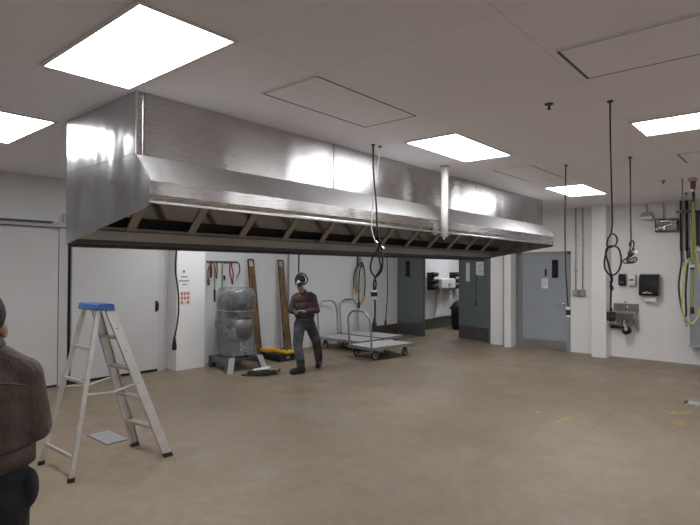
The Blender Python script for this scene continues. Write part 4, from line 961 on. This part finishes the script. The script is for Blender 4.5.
b = B().ell(HC+V((0, -.022, .045)), (.090, .100, .100)); b.ell(HC+V((0, -.055, -.02)), (.075, .055, .07))
remesh(b.build('hair', 'hair', pn), .008, 2)
b = B()
b.ell((0, 0, 1.06), (.185, .140, .12)); b.ell((0, -.005, 1.18), (.188, .142, .16)); b.ell((0, -.01, 1.29), (.185, .128, .11))
b.cap((-.11, -.01, 1.345), (.11, -.01, 1.345), .066, .066); b.cap((0, -.01, 1.37), (0, .0, 1.43), .095, .070)
for s in (-1, 1):
    b.cap((s*.02, -.005, 1.43), (s*.14, -.005, 1.36), .062, .052)
    b.cap((s*.150, 0, 1.335), (s*.195, .0, 1.13), .070, .058); b.cap((s*.195, .0, 1.13), (s*.13, .18, 1.085), .058, .045)
jk = remesh(b.build('jacket', 'jacket', pn), .012, 3)
b = B().rings([[(.186*q*math.cos(a), .141*q*math.sin(a), z+.02*math.cos(a)) for a in [k_*PI/16 for k_ in range(32)]] for q, z in ((1.0, .99), (1.05, .985), (1.05, 1.045), (1.0, 1.06))], closed=True)
b.build('waistband', 'jacket', jk, smooth=True)
b = B().tube(spline([(-.17, -.11, 1.31), (-.1, -.135, 1.33), (0, -.14, 1.335), (.1, -.135, 1.33), (.17, -.10, 1.31)]), .004, 6); b.build('yoke_seam', 'jacket', jk, smooth=True)
b = B().rings([[(q*math.cos(a), .0+q*math.sin(a), z) for a in [k_*PI/12 for k_ in range(24)]] for q, z in ((.072, 1.42), (.085, 1.42), (.092, 1.455), (.078, 1.485), (.068, 1.48))], closed=True)
b.build('collar', 'jacket', jk, smooth=True)
b = B(); b.ell((0, 0, .95), (.178, .135, .10)); b.ell((0, -.02, .86), (.178, .14, .12))
for s in (-1, 1): b.cap((s*.085, 0, .84), (s*.10, .02, .48), .094, .076); b.cap((s*.10, .02, .48), (s*.12, -.01, .10), .076, .066)
b.ell((.175, -.01, .90), (.035, .06, .075))
tr_ = remesh(b.build('trousers', 'trousers', pn), .012, 3)
B().tube([(.02, -.17, .86), (.06, -.168, .865), (.10, -.158, .868)], .004, 6).tube([(.02, -.17, .78), (.07, -.168, .785)], .004, 6).build('key_ring', 'chrome', tr_)
for s in (-1, 1):
    a = V((s*.12, -.01, 0)); b = B().cap(a+V((0, 0, .11)), a+V((0, 0, .06)), .05, .05).ell(a+V((0, -.03, .045)), (.045, .05, .044)).cap(a+V((0, .03, .05)), a+V((0, .15, .042)), .046, .04)
    remesh(b.build('shoe', 'boot', pn), .010, 2)

# ------------------------------------------------------------------ world, camera, view
w = bpy.data.worlds.new('World'); S.world = w; w.use_nodes = True
w.node_tree.nodes['Background'].inputs[0].default_value = (.05, .05, .055, 1)
w.node_tree.nodes['Background'].inputs[1].default_value = .3
cam = bpy.data.cameras.new('Camera'); co = bpy.data.objects.new('Camera', cam); C.objects.link(co)
pit, rol = math.radians(.736), math.radians(.298)
F_ = V((math.cos(AZ)*math.cos(pit), math.sin(AZ)*math.cos(pit), math.sin(pit)))
R0 = RD.copy(); U0 = R0.cross(F_)
R1 = R0*math.cos(rol) + U0*math.sin(rol); U1 = U0*math.cos(rol) - R0*math.sin(rol)
mm = Matrix((R1, U1, -F_)).transposed().to_4x4(); mm.translation = V((0, 0, 1.75))
co.matrix_world = mm
cam.sensor_width = 36; cam.lens = 529.97/700*36; cam.clip_start = .05
S.camera = co
S.view_settings.view_transform = 'Standard'; S.view_settings.look = 'None'; S.view_settings.gamma = 1
S.view_settings.use_curve_mapping = False
S.view_settings.exposure = 0.10
